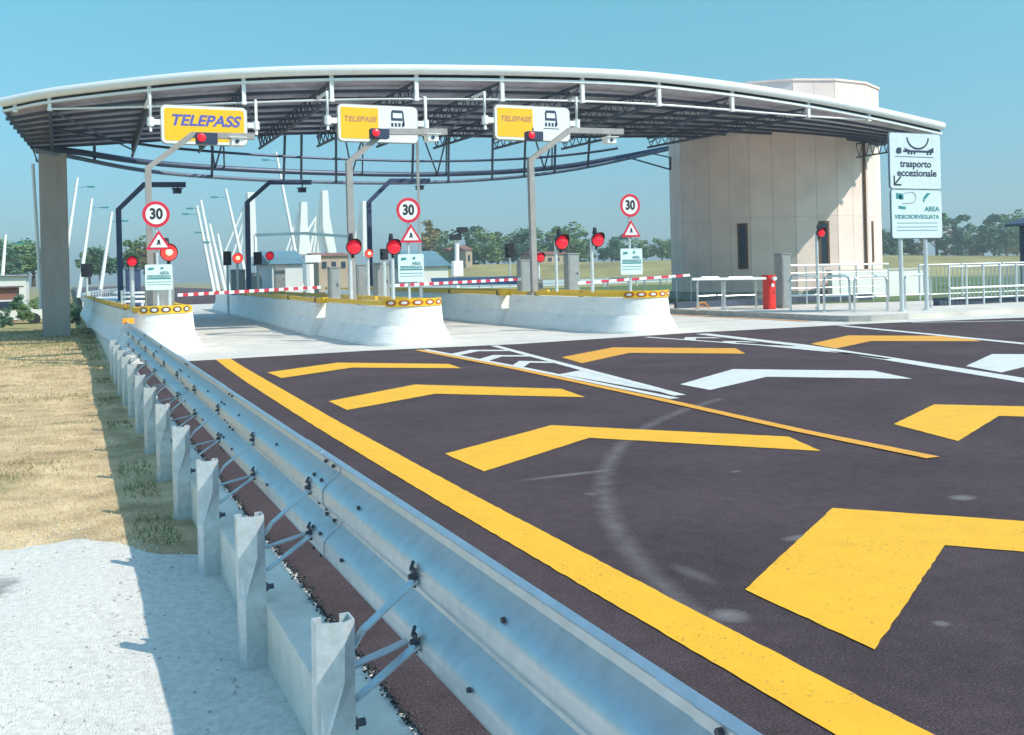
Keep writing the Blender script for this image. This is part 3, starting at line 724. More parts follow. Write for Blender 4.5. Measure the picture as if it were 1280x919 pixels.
# ------------------------------------------------------------------ overhead lane signs
def rrect(x0, x1, z0, z1, r, n=5):
    pts = []
    for cx, cz_, a in ((x1-r, z1-r, 0), (x0+r, z1-r, 90), (x0+r, z0+r, 180), (x1-r, z0+r, 270)):
        for i in range(n+1): w = R(a+90*i/n); pts.append((cx+r*math.cos(w), cz_+r*math.sin(w)))
    return pts
def lane_sign(px0, px1, py0, py1, Y, kind, label):
    x0, _, z1 = at(px0, (py0), Y); x1, _, z0 = at(px1, py1, Y); cx = (x0+x1)/2
    t = empty('overhead_lane_sign', (cx, Y, z0), label, 'sign', 'overhead lane signs')
    b = MB(); b.plate(rrect(x0, x1, z0, z1, .14), Y, Y+.10); b.build('sign_box', 'grey_steel', t)
    b = MB(); b.plate(rrect(x0+.02, x1-.02, z0+.02, z1-.02, .13), Y-.012, Y-.002); b.build('border', 'sign_white', t)
    m = .09
    if kind == 0:
        b = MB(); b.plate(rrect(x0+m, x1-m, z0+m, z1-m, .08), Y-.018, Y-.013); b.build('yellow_face', 'sign_yellow', t)
        text('lettering', 'TELEPASS', (cx, Y-.021, z0+(z1-z0)*.60), .40, 'blue_ink', t, .28, .012, (x1-x0)*.80)
    else:
        xm = x0+(x1-x0)*.50
        b = MB(); b.plate(rrect(x0+m, xm, z0+m, z1-m, .03), Y-.018, Y-.013); b.build('yellow_face', 'sign_yellow', t)
        text('lettering', 'TELEPASS', ((x0+m+xm)/2, Y-.021, z0+(z1-z0)*.60), .20, 'purple_ink', t, .28, .004, (xm-x0)*.80)
        # pictogram: hand holding a card at a machine above small lettering
        ix = x0+(x1-x0)*.745; iz = z0+(z1-z0)*.64; b = MB(); y0 = Y-.018; y1 = Y-.013
        b.plate([(ix-.16, iz+.24), (ix+.13, iz+.24), (ix+.16, iz+.17), (ix-.19, iz+.17)], y0, y1)
        b.plate([(ix-.19, iz+.17), (ix-.14, iz+.17), (ix-.14, iz+.02), (ix-.19, iz+.02)], y0, y1)
        b.plate([(ix+.12, iz+.17), (ix+.16, iz+.17), (ix+.19, iz-.16), (ix+.14, iz-.16)], y0, y1)
        b.plate([(ix-.19, iz+.03), (ix+.12, iz+.03), (ix+.12, iz-.04), (ix-.19, iz-.04)], y0, y1)
        for k in range(4): b.plate([(ix-.19+k*.10, iz-.10), (ix-.13+k*.10, iz-.10), (ix-.13+k*.10, iz-.20), (ix-.19+k*.10, iz-.20)], y0, y1)
        b.plate([(ix-.24, iz-.25), (ix+.24, iz-.25), (ix+.24, iz-.27), (ix-.24, iz-.27)], y0, y1)
        b.build('pictogram', 'navy', t)
    for sx, s in ((x0, -1), (x1, 1)):
        b = MB(); zc = z0+(z1-z0)*.55
        b.box((min(sx, sx+s*.20), Y+.0, zc-.07), (max(sx, sx+s*.20), Y+.12, zc+.07)); b.tube([(sx+s*.24, Y+.05, zc-.11), (sx+s*.24, Y+.05, zc+.11)], .09, 10)
        b.build('clamp', 'tube_white', t)
        b = MB(); fy_ = onF(sx+s*.24).y; b.tube([(sx+s*.24, Y+.05, zc-.25), (sx+s*.24, Y+.05, 6.26), (sx+s*.24, fy_+.1, 6.26)], .035, 4, sq=True); b.build('support_rod', 'tube_white', t)
    return t
lane_sign(200, 310, 130, 183, 27.4, 0, 'wide all yellow overhead sign with one big blue word, leftmost of the three')
lane_sign(421, 523, 129, 180, 25.6, 1, 'half yellow half white overhead sign above the middle lane, centre of the three')
lane_sign(617, 713, 130, 178, 24.5, 1, 'half yellow half white overhead sign above the third island, rightmost of the three')

# ------------------------------------------------------------------ front gantry poles with cameras and signal boxes
def gantry(base, bend, corner, tip, label, m, r, lamp=None, camp=None, group=None, cabinet=True):
    t = empty('gantry_pole', base, label, 'pole', group)
    b = MB(); bx = Vector(base); b.tube([bx, bend, corner, tip], r, 4, sq=True); b.build('mast', m, t)
    b = MB(); b.box((bx.x-.16, bx.y-.16, bx.z-.02), (bx.x+.16, bx.y+.16, bx.z+.03))
    for sx in (-.12, .12):
        for sy in (-.12, .12): b.tube([(bx.x+sx, bx.y+sy, bx.z), (bx.x+sx, bx.y+sy, bx.z+.08)], .018, 6)
    b.build('base_plate', 'grey_steel', t)
    if lamp:
        lx, ly, lz = lamp; b = MB(); b.box((lx-.10, ly-.12, lz-.12), (lx+.34, ly+.12, lz+.11)); h = b.build('signal_box', 'navy', t)
        b = MB(); b.ico((lx, ly-.14, lz), .095, sc=(1, .4, 1)); b.build('red_lens', 'red_lamp', h)
        b = MB(); b.tube([(lx+.1, ly, lz+.1), (lx+.1, ly, tip[2])], .02, 5); b.build('bracket', 'bolt', h)
    if camp:
        kx, ky, kz = camp; b = MB(); b.box((kx-.15, ky-.16, kz-.08), (kx+.12, ky+.16, kz+.08)); b.box((kx-.20, ky-.22, kz+.08), (kx+.17, ky+.2, kz+.095)); b.tube([(kx, ky, kz+.09), (kx, ky, tip[2])], .025, 6)
        h = b.build('camera', 'tube_white' if m == 'grey_steel' else 'navy', t)
        b = MB(); b.tube([(kx-.03, ky-.165, kz), (kx-.03, ky-.18, kz)], .045, 10); b.build('lens', 'glass', h)
    return t
g = 'front gantry poles reaching over the lanes'
Y = 22.6; gantry(at(189, 384, Y), at(185, 210, Y), at(240, 169, Y), at(318, 171, Y), 'grey bent gantry pole whose arm crosses the all yellow sign', 'grey_steel', .065, at(251, 173, Y-.1), at(297, 178, Y), g)
Y = 23.4; gantry(at(441, 378, Y), at(436, 203, Y), at(480, 165, Y), at(558, 165, Y), 'grey bent gantry pole on the middle island in front of the central lane sign', 'grey_steel', .075, at(468, 167, Y-.1), at(540, 173, Y), g)
Y = 23.7; gantry(at(668, 368, Y), at(663, 200, Y), at(712, 163, Y), at(778, 165, Y), 'grey bent gantry pole on the rightmost island in front of the third lane sign', 'grey_steel', .075, at(662, 170, Y-.1), at(762, 176, Y), g)
g = 'rear gantry poles behind the toll barriers'
Y = 36.5; gantry(at(151, 378, Y), at(148, 262, Y), at(180, 231, Y), at(232, 231, Y), 'thin navy bent gantry pole at the back of the leftmost island', 'navy_steel', .09, None, at(222, 239, Y), g)
Y = 39.5; gantry(at(311, 364, Y), at(309, 253, Y), at(337, 228, Y), at(389, 228, Y), 'thin navy bent gantry pole at the back of the middle island', 'navy_steel', .09, None, at(378, 238, Y), g)
Y = 40.7; gantry(at(463, 358, Y), at(461, 253, Y), at(488, 226, Y), at(537, 226, Y), 'thin navy bent gantry pole at the back of the rightmost island', 'navy_steel', .09, None, at(525, 235, Y), g)

# ------------------------------------------------------------------ speed limit, warning and camera notice signs
def sign_post(pxs, Y, where, ztop, zp, zbase=.80):
    cx, _, cz_ = at(*pxs, Y)
    t = empty('speed_limit_sign', (cx, Y, zbase), 'round red rimmed 30 sign '+where, 'sign', 'speed limit signs on the island noses')
    b = MB(); b.tube([(cx, Y+.05, zbase), (cx, Y+.05, cz_+.22)], .03, 10); b.build('pole', 'galv_post', t)
    b = MB(); b.disc((cx, Y-.004, cz_), .27, .02, 36); b.build('disc', 'sign_white', t)
    b = MB(); b.ring((cx, Y-.027, cz_), .205, .268, 0); b.build('red_rim', 'red', t)
    text('numerals', '30', (cx, Y-.029, cz_), .30, 'black', t, 0, .010, .25)
    return cx
def tri_sign(cx, Y, ztop, where):
    t = empty('warning_triangle', (cx, Y, ztop-.42), 'red edged white warning triangle '+where, 'sign', 'warning triangles on the island noses')
    b = MB(); h = .40; w = .255
    def tri(s, yy, yt, mi):
        c = ztop-h*.62; b.plate([(cx, c+(ztop-c)*s), (cx-w*s, c-(h*.38)*s), (cx+w*s, c-(h*.38)*s)], yy, yt, mi)
    tri(1, Y-.024, Y-.004, 0); b.build('red_edge', 'red', t)
    b = MB(); tri(.68, Y-.030, Y-.025, 0); b.build('white_face', 'sign_white', t)
    b = MB(); c = ztop-h*.62; b.plate([(cx-.022, c+.055), (cx+.018, c+.055), (cx+.026, c-.0), (cx+.035, c-.05), (cx+.012, c-.05), (cx, c-.015), (cx-.02, c-.055), (cx-.045, c-.05), (cx-.024, c-.0)], Y-.035, Y-.031)
    b.build('figure', 'black', t)
def notice(x0, x1, z0, z1, Y, where):
    t = empty('camera_notice', ((x0+x1)/2, Y, z0), 'pale blue camera surveillance notice '+where, 'sign', 'camera notices on the island noses')
    b = MB(); b.plate(rrect(x0, x1, z0, z1, .03, 3), Y-.02, Y); b.build('plate', 'sign_pale', t)
    w = x1-x0; h = z1-z0; b = MB()
    for zz, th in ((.42, .05), (.30, .02), (.20, .015)): b.box((x0+.06*w, Y-.024, z0+zz*h), (x1-.06*w, Y-.0205, z0+(zz+th)*h))
    for (ax, az, s) in ((.22, .82, .10), (.62, .84, .05)): b.plate([(x0+(ax-s)*w, z0+(az-.05)*h), (x0+(ax+s)*w, z0+(az-.02)*h), (x0+(ax+s)*w, z0+(az+.06)*h), (x0+(ax-s)*w, z0+(az+.05)*h)], Y-.024, Y-.0205)
    b.build('camera_symbol', 'teal_ink', t)
    text('lettering', 'AREA', (x0+.70*w, Y-.024, z0+.66*h), .09, 'teal_ink', t, 0, .001, .35*w)
    text('lettering', 'VIDEOSORVEGLIATA', (x0+.5*w, Y-.024, z0+.53*h), .07, 'teal_ink', t, 0, .001, .86*w)
cx = sign_post((195, 268), 21.6, 'on the leftmost island nose', 0, 0); p = at(198, 288, 21.6); tri_sign(p[0], 21.6, p[2], 'on the leftmost island nose')
a = at(181, 331, 21.55); c = at(216, 362, 21.55); notice(a[0], c[0], c[2], a[2], 21.55, 'on the leftmost island nose')
cx = sign_post((510, 263), 20.3, 'on the middle island nose', 0, 0); p = at(513, 280, 20.3); tri_sign(p[0], 20.3, p[2], 'on the middle island nose')
a = at(497, 318, 20.25); c = at(530, 352, 20.25); notice(a[0], c[0], c[2], a[2], 20.25, 'on the middle island nose')
cx = sign_post((787, 257), 20.0, 'on the rightmost island nose', 0, 0); p = at(788, 275, 20.0); tri_sign(p[0], 20.0, p[2], 'on the rightmost island nose')
a = at(775, 311, 19.95); c = at(803, 343, 19.95); notice(a[0], c[0], c[2], a[2], 19.95, 'on the rightmost island nose')

# ------------------------------------------------------------------ red traffic lights
def signal(px, py, Y, r, zb, where, lit=False, big=True, pole_px=None, side=0):
    x, _, z = at(px, py, Y); xp = at(pole_px or px, py, Y)[0]
    t = empty('traffic_light', (xp, Y+.1, zb), where, 'traffic light', 'red signal lights on the islands')
    b = MB(); b.tube([(xp, Y+.12, zb), (xp, Y+.12, z+.05)], .045, 10); b.tube([(xp, Y+.12, zb), (xp, Y+.12, zb+.05)], .09, 10); b.build('pole', 'galv_post', t)
    # hooded housing: round black shield with a deep visor
    b = MB(); seg = 20
    b.tube([(x, Y+.15, z), (x, Y+.02, z), (x, Y-.02, z)], r, seg, rs=[r*.55, r*1.05, r*1.1])
    for k in range(seg):
        a0_ = math.pi*k/seg; a1_ = math.pi*(k+1)/seg
        q = [(x+r*1.1*math.cos(a0_), Y-.02, z+r*1.1*math.sin(a0_)), (x+r*1.1*math.cos(a1_), Y-.02, z+r*1.1*math.sin(a1_)), (x+r*1.05*math.cos(a1_), Y-.02-r*1.1*math.sin(a1_), z+r*1.12*math.sin(a1_)), (x+r*1.05*math.cos(a0_), Y-.02-r*1.1*math.sin(a0_), z+r*1.12*math.sin(a0_))]
        b.face(q); b.face([(u[0], u[1], u[2]-.006) for u in q][::-1])
    if big:
        b.tube([(x-r*.2, Y+.08, z+r*.9), (x-r*.2, Y+.08, z+r*1.9)], r*.38, 8, rs=[r*.42, r*.25]); b.tube([(x, Y+.08, z-r*.9), (x, Y+.08, z-r*1.5)], r*.2, 8)
    b.build('housing', 'black', t)
    b = MB(); b.ico((x, Y-.02, z), r*.98, sc=(1, .5, 1)); ln_ = b.build('lens', 'red_lit' if lit else 'red_lamp', t, True)
    if lit: b = MB(); b.ico((x, Y-.02-r*.42, z+r*.05), r*.42, sc=(1, .4, 1)); b.build('lamp_core', 'lamp_core', ln_, True)
    return t
signal(211, 316, 22.0, .165, .80, 'glowing orange red signal light right of the warning triangle on the leftmost island', True)
signal(165, 327, 22.0, .10, .80, 'small red signal light left of the camera notice on the leftmost island', False, False)
signal(442, 309, 22.6, .17, .80, 'big red signal light beside the middle gantry pole, left of the other lights there', False, True, 439)
signal(461, 317, 25.6, .105, .80, 'small bright red signal light between two bigger ones on the middle island', True, False)
signal(492, 309, 21.4, .16, .80, 'big red signal light touching the warning triangle on the middle island', False, True)
signal(297, 323, 40.0, .19, .80, 'distant glowing red light left of the second navy gantry pole', True, False)
signal(337, 320, 40.5, .16, .80, 'distant dull red light right of the second navy gantry pole', False, False)
signal(675, 322, 27.5, .14, .80, 'small dark red light just right of the rightmost grey gantry pole', False, False)
signal(702, 303, 24.0, .19, .80, 'oval red signal light on the rightmost island, left of its hooded twin', False, True, 697)
signal(747, 300, 22.6, .17, .80, 'hooded oval red signal light on the rightmost island, nearest its 30 sign', False, True, 742)
signal(1026, 291, 23.2, .13, .13, 'dark red signal light on a tall pole in front of the tower window', False, True, 1024)
# dark secondary signals beside the far red light and on the cabinets
for (px, py, Y, w, h, lab) in ((284, 323, 40.3, .30, .55, 'black box signal left of the distant glowing red light'), (322, 323, 40.1, .30, .5, 'black box signal right of the distant navy gantry pole'),
                               (480, 318, 26, .2, .3, 'black box signal between red lights of the middle island'), (108, 338, 45, .42, .55, 'dark blue square panel on a thin post near the concrete pillar'),
                               (637, 313, 48, .5, .75, 'dark panel signal on a post before the far trees, left of the third gantry pole')):
    x, _, z = at(px, py, Y); t = empty('signal_panel', (x, Y, .13), lab, 'signal')
    b = MB(); b.box((x-w/2, Y-.06, z-h/2), (x+w/2, Y+.06, z+h/2)); b.tube([(x-w*.2, Y-.07, z+h*.22), (x-w*.2, Y-.14, z+h*.22)], h*.16, 10); b.tube([(x-w*.2, Y-.07, z-h*.2), (x-w*.2, Y-.14, z-h*.2)], h*.16, 10); b.build('housing', 'black', t)
    b = MB(); b.tube([(x, Y+.02, 0), (x, Y+.02, z-h/2)], .05, 8); b.build('pole', 'galv_post', t)

# ------------------------------------------------------------------ boom barriers
def boom(p0, p1, stripes, label, Y=24.0, r=.036, lamp=False):
    a = Vector(at(*p0, Y)); c = Vector(at(*p1, Y)); t = empty('boom_barrier', (a.x, Y, .8), label, 'boom barrier', 'boom barriers across the lanes')
    b = MB(); n = stripes or 1
    for k in range(n):
        q0 = a.lerp(c, k/n); q1 = a.lerp(c, (k+1)/n); b.loft([[q+Vector((0, yy, zz)) for yy, zz in ((-.025, -r), (.025, -r), (.025, r), (-.025, r))] for q in (q0+Vector((0, 0, 0)), q1)], True, k % 2)
    b.build('boom_arm', ['white_paint', 'boom_red'], t)
    return t, a, c
boom((222, 369), (402, 359), 29, 'red and white striped boom closing the leftmost lane')
boom((493, 357), (652, 349), 27, 'red and white striped boom closing the lane between the middle and rightmost islands')
boom((722, 354), (862, 344), 15, 'striped boom sloping over the wide lane from the rightmost island')
t, a, c = boom((865, 349), (957, 348), 0, 'plain white boom ending at the red cabinet')
# booms' drive cabinets
def cabinet(px, ptop, Y, w, label, zb=.80, m='cabinet', name='equipment_cabinet', cat='cabinet', group='grey equipment cabinets on the islands', d=.3):
    x, _, z = at(px, ptop, Y); t = empty(name, (x, Y, zb), label, cat, group)
    b = MB(); b.box((x-w/2, Y-d/2, zb), (x+w/2, Y+d/2, z)); o = b.build('body', m, t); mo = o.modifiers.new('bevel', 'BEVEL'); mo.width = .015; mo.segments = 2
    b = MB(); b.box((x-w/2+.04, Y-d/2-.012, zb+.06), (x+w/2-.04, Y-d/2-.001, z-.06)); dr = b.build('door', m, t)
    b = MB(); b.box((x+w/2-.09, Y-d/2-.03, (zb+z)/2-.04), (x+w/2-.07, Y-d/2-.013, (zb+z)/2+.04)); b.build('handle', 'bolt', dr)
    b = MB(); b.box((x-w/2-.02, Y-d/2-.02, z), (x+w/2+.02, Y+d/2+.02, z+.03)); b.build('lid', m, t)
    return t, x, z
cabinet(714, 318, 25.6, .36, 'tall grey cabinet behind the two hooded lights of the rightmost island')
cabinet(656, 326, 25.9, .40, 'grey cabinet left of the rightmost grey gantry pole')
cabinet(672, 350, 26.6, .22, 'short grey cabinet hiding behind the rightmost gantry pole')
cabinet(417, 335, 25.0, .26, 'narrow grey cabinet left of the middle gantry pole')
cabinet(476, 330, 26.4, .40, 'grey cabinet right of the small bright red signal on the middle island')
cabinet(452, 332, 27.6, .35, 'dark grey cabinet behind the middle gantry pole')
cabinet(192, 358, 23.2, .36, 'grey cabinet directly under the leftmost camera notice')
cabinet(166, 338, 26.5, .34, 'tall dark cabinet at the left of the leftmost island', m='navy_steel')
cabinet(208, 345, 24.2, .30, 'second grey cabinet under the leftmost camera notice, right one')
cabinet(297, 338, 41, .55, 'grey cabinet under the distant glowing red light')
cabinet(318, 342, 42.5, .55, 'blue grey cabinet behind the distant navy gantry pole')
cabinet(349, 333, 43.5, .45, 'grey cabinet under the teal roofed shed in the distance')
t, x, z = cabinet(978, 318, 24.6, .34, 'tall grey post cabinet right of the red one', .13, 'cabinet', d=.35)
t, x, z = cabinet(961, 345, 24.2, .26, 'bright red boom drive cabinet at the end of the white boom', .13, 'box_red', 'boom_cabinet', 'cabinet', None)
b = MB(); b.disc((x+.0, 24.03, .85), .055, .012, 14); b.build('white_badge', 'white_paint', t)
b = MB(); b.tube([(x, 23.9, z-.08), (x, 24.0, z-.08)], .06, 12); b.build('hub', 'white_paint', t)
# brown hook shaped boom rest on the kerb
x, y, z = G(878, 386, .13); t = empty('boom_rest', (x, y, .13), 'small rusty boom rest lying on the kerb left of the red cabinet', 'stand')
b = MB(); b.tube([(x-.25, y, .15), (x-.1, y, .32), (x+.1, y, .32), (x+.25, y, .15)], .03, 6); b.build('frame', 'orange_line', t)
b = MB(); b.tube([(x-.15, y+.05, .2), (x+.15, y+.05, .2)], .02, 6); b.build('cross_bar', 'orange_line', t)
# grille handrail on leftmost island
t = empty('island_handrail', (1.2, 25, .8), 'white horizontal bar handrail left of the leftmost notice', 'handrail')
for k, py in enumerate((366, 371, 377)):
    b = MB(); b.tube([at(152, py, 25.3), at(184, py, 25.3)], .03, 6); b.build('rail', 'tube_white', t)
b = MB()
for px in (152, 184): q = at(px, 363, 25.3); b.tube([(q[0], 25.3, .8), q], .025, 6)
b.build('upright', 'tube_white', t)

# slim white mast beside the middle island
p0 = at(526, 350, 30); p1 = at(521, 160, 30); t = empty('slim_mast', (p0[0], 30, 0), 'slim white mast rising behind the middle 30 sign up to the canopy', 'mast')
b = MB(); b.tube([(p0[0], 30, 0), p1], .055, 8, rs=[.06, .045]); b.build('pole', 'tube_white', t)
b = MB(); b.box((p0[0]-.15, 29.85, 0), (p0[0]+.15, 30.15, .04)); b.build('base_plate', 'grey_steel', t)

# ------------------------------------------------------------------ big blue sign at the right
Y = 20.0
x0, _, z1 = at(1111, 166, Y); x1, _, _ = at(1174, 166, Y); zm = at(1111, 236, Y)[2]; z0 = at(1113, 298, Y)[2]
t = empty('transport_sign', (x0+.8, Y, .13), 'upper pale blue sign on two posts with truck symbol and down left arrow', 'sign')
b = MB(); b.plate(rrect(x0, x1, zm+.01, z1, .08), Y-.02, Y); b.build('plate', 'sign_pale', t)
b = MB(); b.plate(rrect(x0-.025, x1+.025, zm-.0, z1+.025, .09), Y+.002, Y+.03); b.build('frame', 'truss_light', t)
for px in (1129, 1160):
    xx = at(px, 330, Y)[0]; b = MB(); b.tube([(xx, Y+.08, .13), (xx, Y+.08, z1-.1)], .055, 10); b.tube([(xx, Y+.08, .13), (xx, Y+.08, .16)], .11, 10); b.build('post', 'galv_post', t)
w = x1-x0; h = z1-zm; b = MB(); ccx = x0+.55*w; ccz = zm+.93*h; n = 18; r0, r1 = .34, .40
for k in range(n):
    A0 = math.pi+math.pi*k/n; A1 = math.pi+math.pi*(k+1)/n
    b.plate([(ccx+r0*1.05*math.cos(A0), ccz+r0*.8*math.sin(A0)), (ccx+r1*math.cos(A0), ccz+r1*.8*math.sin(A0)), (ccx+r1*math.cos(A1), ccz+r1*.8*math.sin(A1)), (ccx+r0*1.05*math.cos(A1), ccz+r0*.8*math.sin(A1))], Y-.028, Y-.021)
b.box((x0+.26*w, Y-.028, zm+.665*h), (x0+.86*w, Y-.021, zm+.70*h)); b.plate([(x0+.12*w, zm+.64*h), (x0+.22*w, zm+.64*h), (x0+.22*w, zm+.74*h), (x0+.15*w, zm+.74*h), (x0+.12*w, zm+.70*h)], Y-.028, Y-.021)
for k in (.16, .36, .42, .48, .74, .80): b.disc((x0+k*w, Y-.0215, zm+.645*h), .035, .006, 10)
b.plate([(x0+.28*w, zm+.74*h), (x0+.40*w, zm+.70*h), (x0+.30*w, zm+.70*h)], Y-.028, Y-.021); b.plate([(x0+.86*w, zm+.76*h), (x0+.74*w, zm+.70*h), (x0+.86*w, zm+.70*h)], Y-.028, Y-.021)
b.build('truck_symbol', 'navy', t)
b = MB(); b.box((x0+.10*w, Y-.025, zm+.575*h), (x0+.86*w, Y-.021, zm+.585*h)); b.build('divider', 'navy', t)
text('lettering', 'trasporto', (x0+.50*w, Y-.024, zm+.45*h), .26, 'navy', t, 0, .006, .62*w)
text('lettering', 'eccezionale', (x0+.52*w, Y-.024, zm+.285*h), .26, 'navy', t, 0, .006, .78*w)
b = MB(); ax, az = x0+.06*w, zm+.06*h; b.plate([(ax, az), (ax+.26, az), (ax+.26, az+.04), (ax+.04, az+.04), (ax+.04, az+.26), (ax, az+.26)], Y-.028, Y-.021); b.plate([(ax+.04, az+.07), (ax+.07, az+.04), (ax+.27, az+.22), (ax+.24, az+.25)], Y-.028, Y-.021)
b.build('arrow', 'black', t)
t = empty('surveillance_sign', (x0+.8, Y, z0), 'lower pale teal camera surveillance sign fixed under the truck sign', 'sign')
b = MB(); b.plate(rrect(x0+.02, x1, z0, zm-.03, .08), Y-.02, Y); b.build('plate', 'sign_pale', t)
b = MB(); b.plate(rrect(x0, x1+.02, z0-.02, zm-.012, .09), Y+.002, Y+.03); b.build('frame', 'truss_light', t)
h = zm-z0; b = MB()
for (a_, c_, e_, f_) in ((.10, .80, .24, .90), (.16, .88, .20, .78), (.14, .60, .28, .64)): b.plate([(x0+a_*w, z0+c_*h), (x0+e_*w, z0+c_*h-.02), (x0+e_*w, z0+f_*h), (x0+a_*w, z0+f_*h+.02)], Y-.026, Y-.021)
b.plate([(x0+.62*w, z0+.80*h), (x0+.70*w, z0+.92*h), (x0+.78*w, z0+.92*h), (x0+.66*w, z0+.78*h)], Y-.026, Y-.021); b.disc((x0+.64*w, Y-.0215, z0+.76*h), .03, .006, 10)
b.build('camera_symbol', 'teal_ink', t)
b = MB(); q = catmull([(x0+.26*w, Y-.023, z0+.91*h), (x0+.42*w, Y-.023, z0+.93*h), (x0+.49*w, Y-.023, z0+.82*h), (x0+.42*w, Y-.023, z0+.72*h), (x0+.22*w, Y-.023, z0+.70*h)], 5); b.tube(q, .008, 4); b.build('cable_symbol', 'truss_light', t)
text('lettering', 'AREA', (x0+.80*w, Y-.024, z0+.59*h), .18, 'teal_ink', t, 0, .004, .30*w)
text('lettering', 'VIDEOSORVEGLIATA', (x0+.50*w, Y-.024, z0+.43*h), .15, 'teal_ink', t, 0, .003, .88*w)
b = MB()
for zz in (.30, .22, .15): b.box((x0+.10*w, Y-.024, z0+zz*h), (x0+.90*w, Y-.021, z0+(zz+.012)*h))
b.build('text_rule', 'teal_ink', t)

# ------------------------------------------------------------------ stainless hoops, ramp handrail, picket railings
def hoop(px0, px1, Y, ztop, where):
    xa = at(px0, 370, Y)[0]; xb = at(px1, 370, Y)[0]; t = empty('hoop_rail', ((xa+xb)/2, Y, .13), where, 'hoop railing', 'steel hoop railings on the pavement')
    b = MB(); b.tube([(xa, Y, .13), (xa, Y, ztop-.15), (xa+.05, Y, ztop-.04), (xa+.16, Y, ztop), (xb-.16, Y, ztop), (xb-.05, Y, ztop-.04), (xb, Y, ztop-.15), (xb, Y, .13)], .032, 8); b.build('hoop', 'steel', t, True)
    b = MB(); b.tube([(xa, Y, ztop-.55), (xb, Y, ztop-.55)], .02, 6); b.build('mid_bar', 'steel', t)
    for x in (xa, xb):
        b = MB(); b.tube([(x, Y, .13), (x, Y, .15)], .07, 10); b.build('foot', 'steel', t)
hoop(988, 1022, 22.6, 1.12, 'leftmost steel hoop, beside the tall grey post cabinet')
hoop(1030, 1062, 21.6, 1.10, 'steel hoop right of the tall signal pole, second from the left')
hoop(1068, 1109, 20.6, 1.08, 'third steel hoop, just left of the two post sign')
hoop(1131, 1163, 21.0, 1.08, 'steel hoop between the posts of the two post sign')
hoop(872, 903, 25.2, 1.12, 'steel hoop on the wide lane kerb behind the white boom, left one')
hoop(906, 945, 25.0, 1.10, 'steel hoop on the wide lane kerb behind the white boom, right one')
# more hoops further along the kerb, behind the striped boom
for k, (a_, b_) in enumerate(((760, 786), (806, 826), (846, 864))):
    hoop(a_, b_, 32.0, 1.12, ('distant steel hoop behind the rightmost 30 sign', 'distant steel hoop between the 30 sign and the boom tip', 'distant steel hoop right at the striped boom tip')[k])
t = empty('ramp_handrail', (21, 26, .13), 'long many barred steel handrail of the ramp in front of the tower', 'handrail')
A = Vector(at(986, 332, 26)); B = Vector(at(1110, 330, 26)); 
for k in range(5):
    b = MB(); dz = -.25*k; b.tube([A+Vector((0, 0, dz)), B+Vector((0, 0, dz))], .035 if k == 0 else .018, 6); b.build('rail', 'tube_white' if k == 0 else 'steel', t)
for k in range(7):
    p = A.lerp(B, k/6); b = MB(); b.tube([(p.x, p.y, .13), p], .025, 6); b.build('post', 'steel', t)
def picket(P0, P1, ztop, n, label, zb=.30, every=4, r=.018, rail2=.62):
    P0 = Vector(P0); P1 = Vector(P1); t = empty('picket_railing', P0, label, 'railing', 'steel picket railings on the right')
    b = MB(); b.box((0, 0, 0), (.001, .001, .001)); b = MB()
    b.tube([(P0.x, P0.y, zb+.03), (P1.x, P1.y, zb+.03)], .025, 5); b.tube([(P0.x, P0.y, ztop-.03), (P1.x, P1.y, ztop-.03)], .028, 5)
    b.build('rail', 'steel', t)
    if rail2: b = MB(); b.tube([(P0.x, P0.y-.05, zb+rail2*.55), (P1.x, P1.y-.05, zb+rail2*.55)], .035, 6); b.build('mid_rail', 'tube_white', t)
    pk = MB()
    for k in range(n+1):
        p = P0.lerp(P1, k/n)
        if k % every == 0: b = MB(); b.tube([(p.x, p.y-.02, .13), (p.x, p.y-.02, ztop+.04)], .034, 6); b.build('post', 'galv_post', t)
        else: pk = MB(); pk.tube([(p.x, p.y, zb), (p.x, p.y, ztop-.01)], r, 4); pk.build('picket', 'steel', t)
picket((23.6, 21.5, 0), (33.0, 21.2, 0), 1.30, 56, 'near steel picket railing right of the two post sign')
picket((26.1, 25.0, 0), (44.0, 24.2, 0), 1.36, 96, 'rear steel picket railing between the two post sign and the trees', every=10, rail2=0)
b = MB(); b.box((23.4, 21.7, .13), (46, 21.9, .36)); tag(b.build('low_kerb_wall', 'kerb_shade_and_joint'), 'low concrete strip wall under the rear railing at the right', 'wall')
b = MB(); b.box((17.9, 27.2, .13), (26.2, 27.35, .34)); tag(b.build('low_kerb_wall', 'kerb_shade_and_joint'), 'low dark strip wall behind the hoops in front of the tower', 'wall')

# ------------------------------------------------------------------ far side: guardrails, lamps, bridge pylons
def far_rail(pts, h0, h1, m, label, step=3.0, endcap=None):
    t = empty('far_guardrail', pts[0], label, 'guardrail', 'guardrails beyond the toll islands')
    P = [Vector(p) for p in pts]; b = MB(); zz = [(0, h1), (.05, h1-.06), (0, (h0+h1)/2), (.05, h0+.06), (0, h0)]
    b.loft([[p+Vector((-(x), 0, z)) for x, z in zz]+[p+Vector((.03-x, 0, z)) for x, z in reversed(zz)] for p in P], True); b.build('rail_beam', m, t)
    L = 0
    for p, q in zip(P, P[1:]):
        n = max(1, int((q-p).length/step))
        for k in range(n):
            a_ = p.lerp(q, k/n); c = MB(); c.box((a_.x+.04, a_.y-.05, a_.z-.1), (a_.x+.12, a_.y+.05, a_.z+h1-.05)); c.build('post', 'galv_post', t)
    if endcap:
        p = P[0]; c = MB(); c.box((p.x-.25, p.y-.4, p.z+.1), (p.x+.2, p.y-.02, p.z+h1+.1)); c.build('end_cap', endcap, t)
    return t
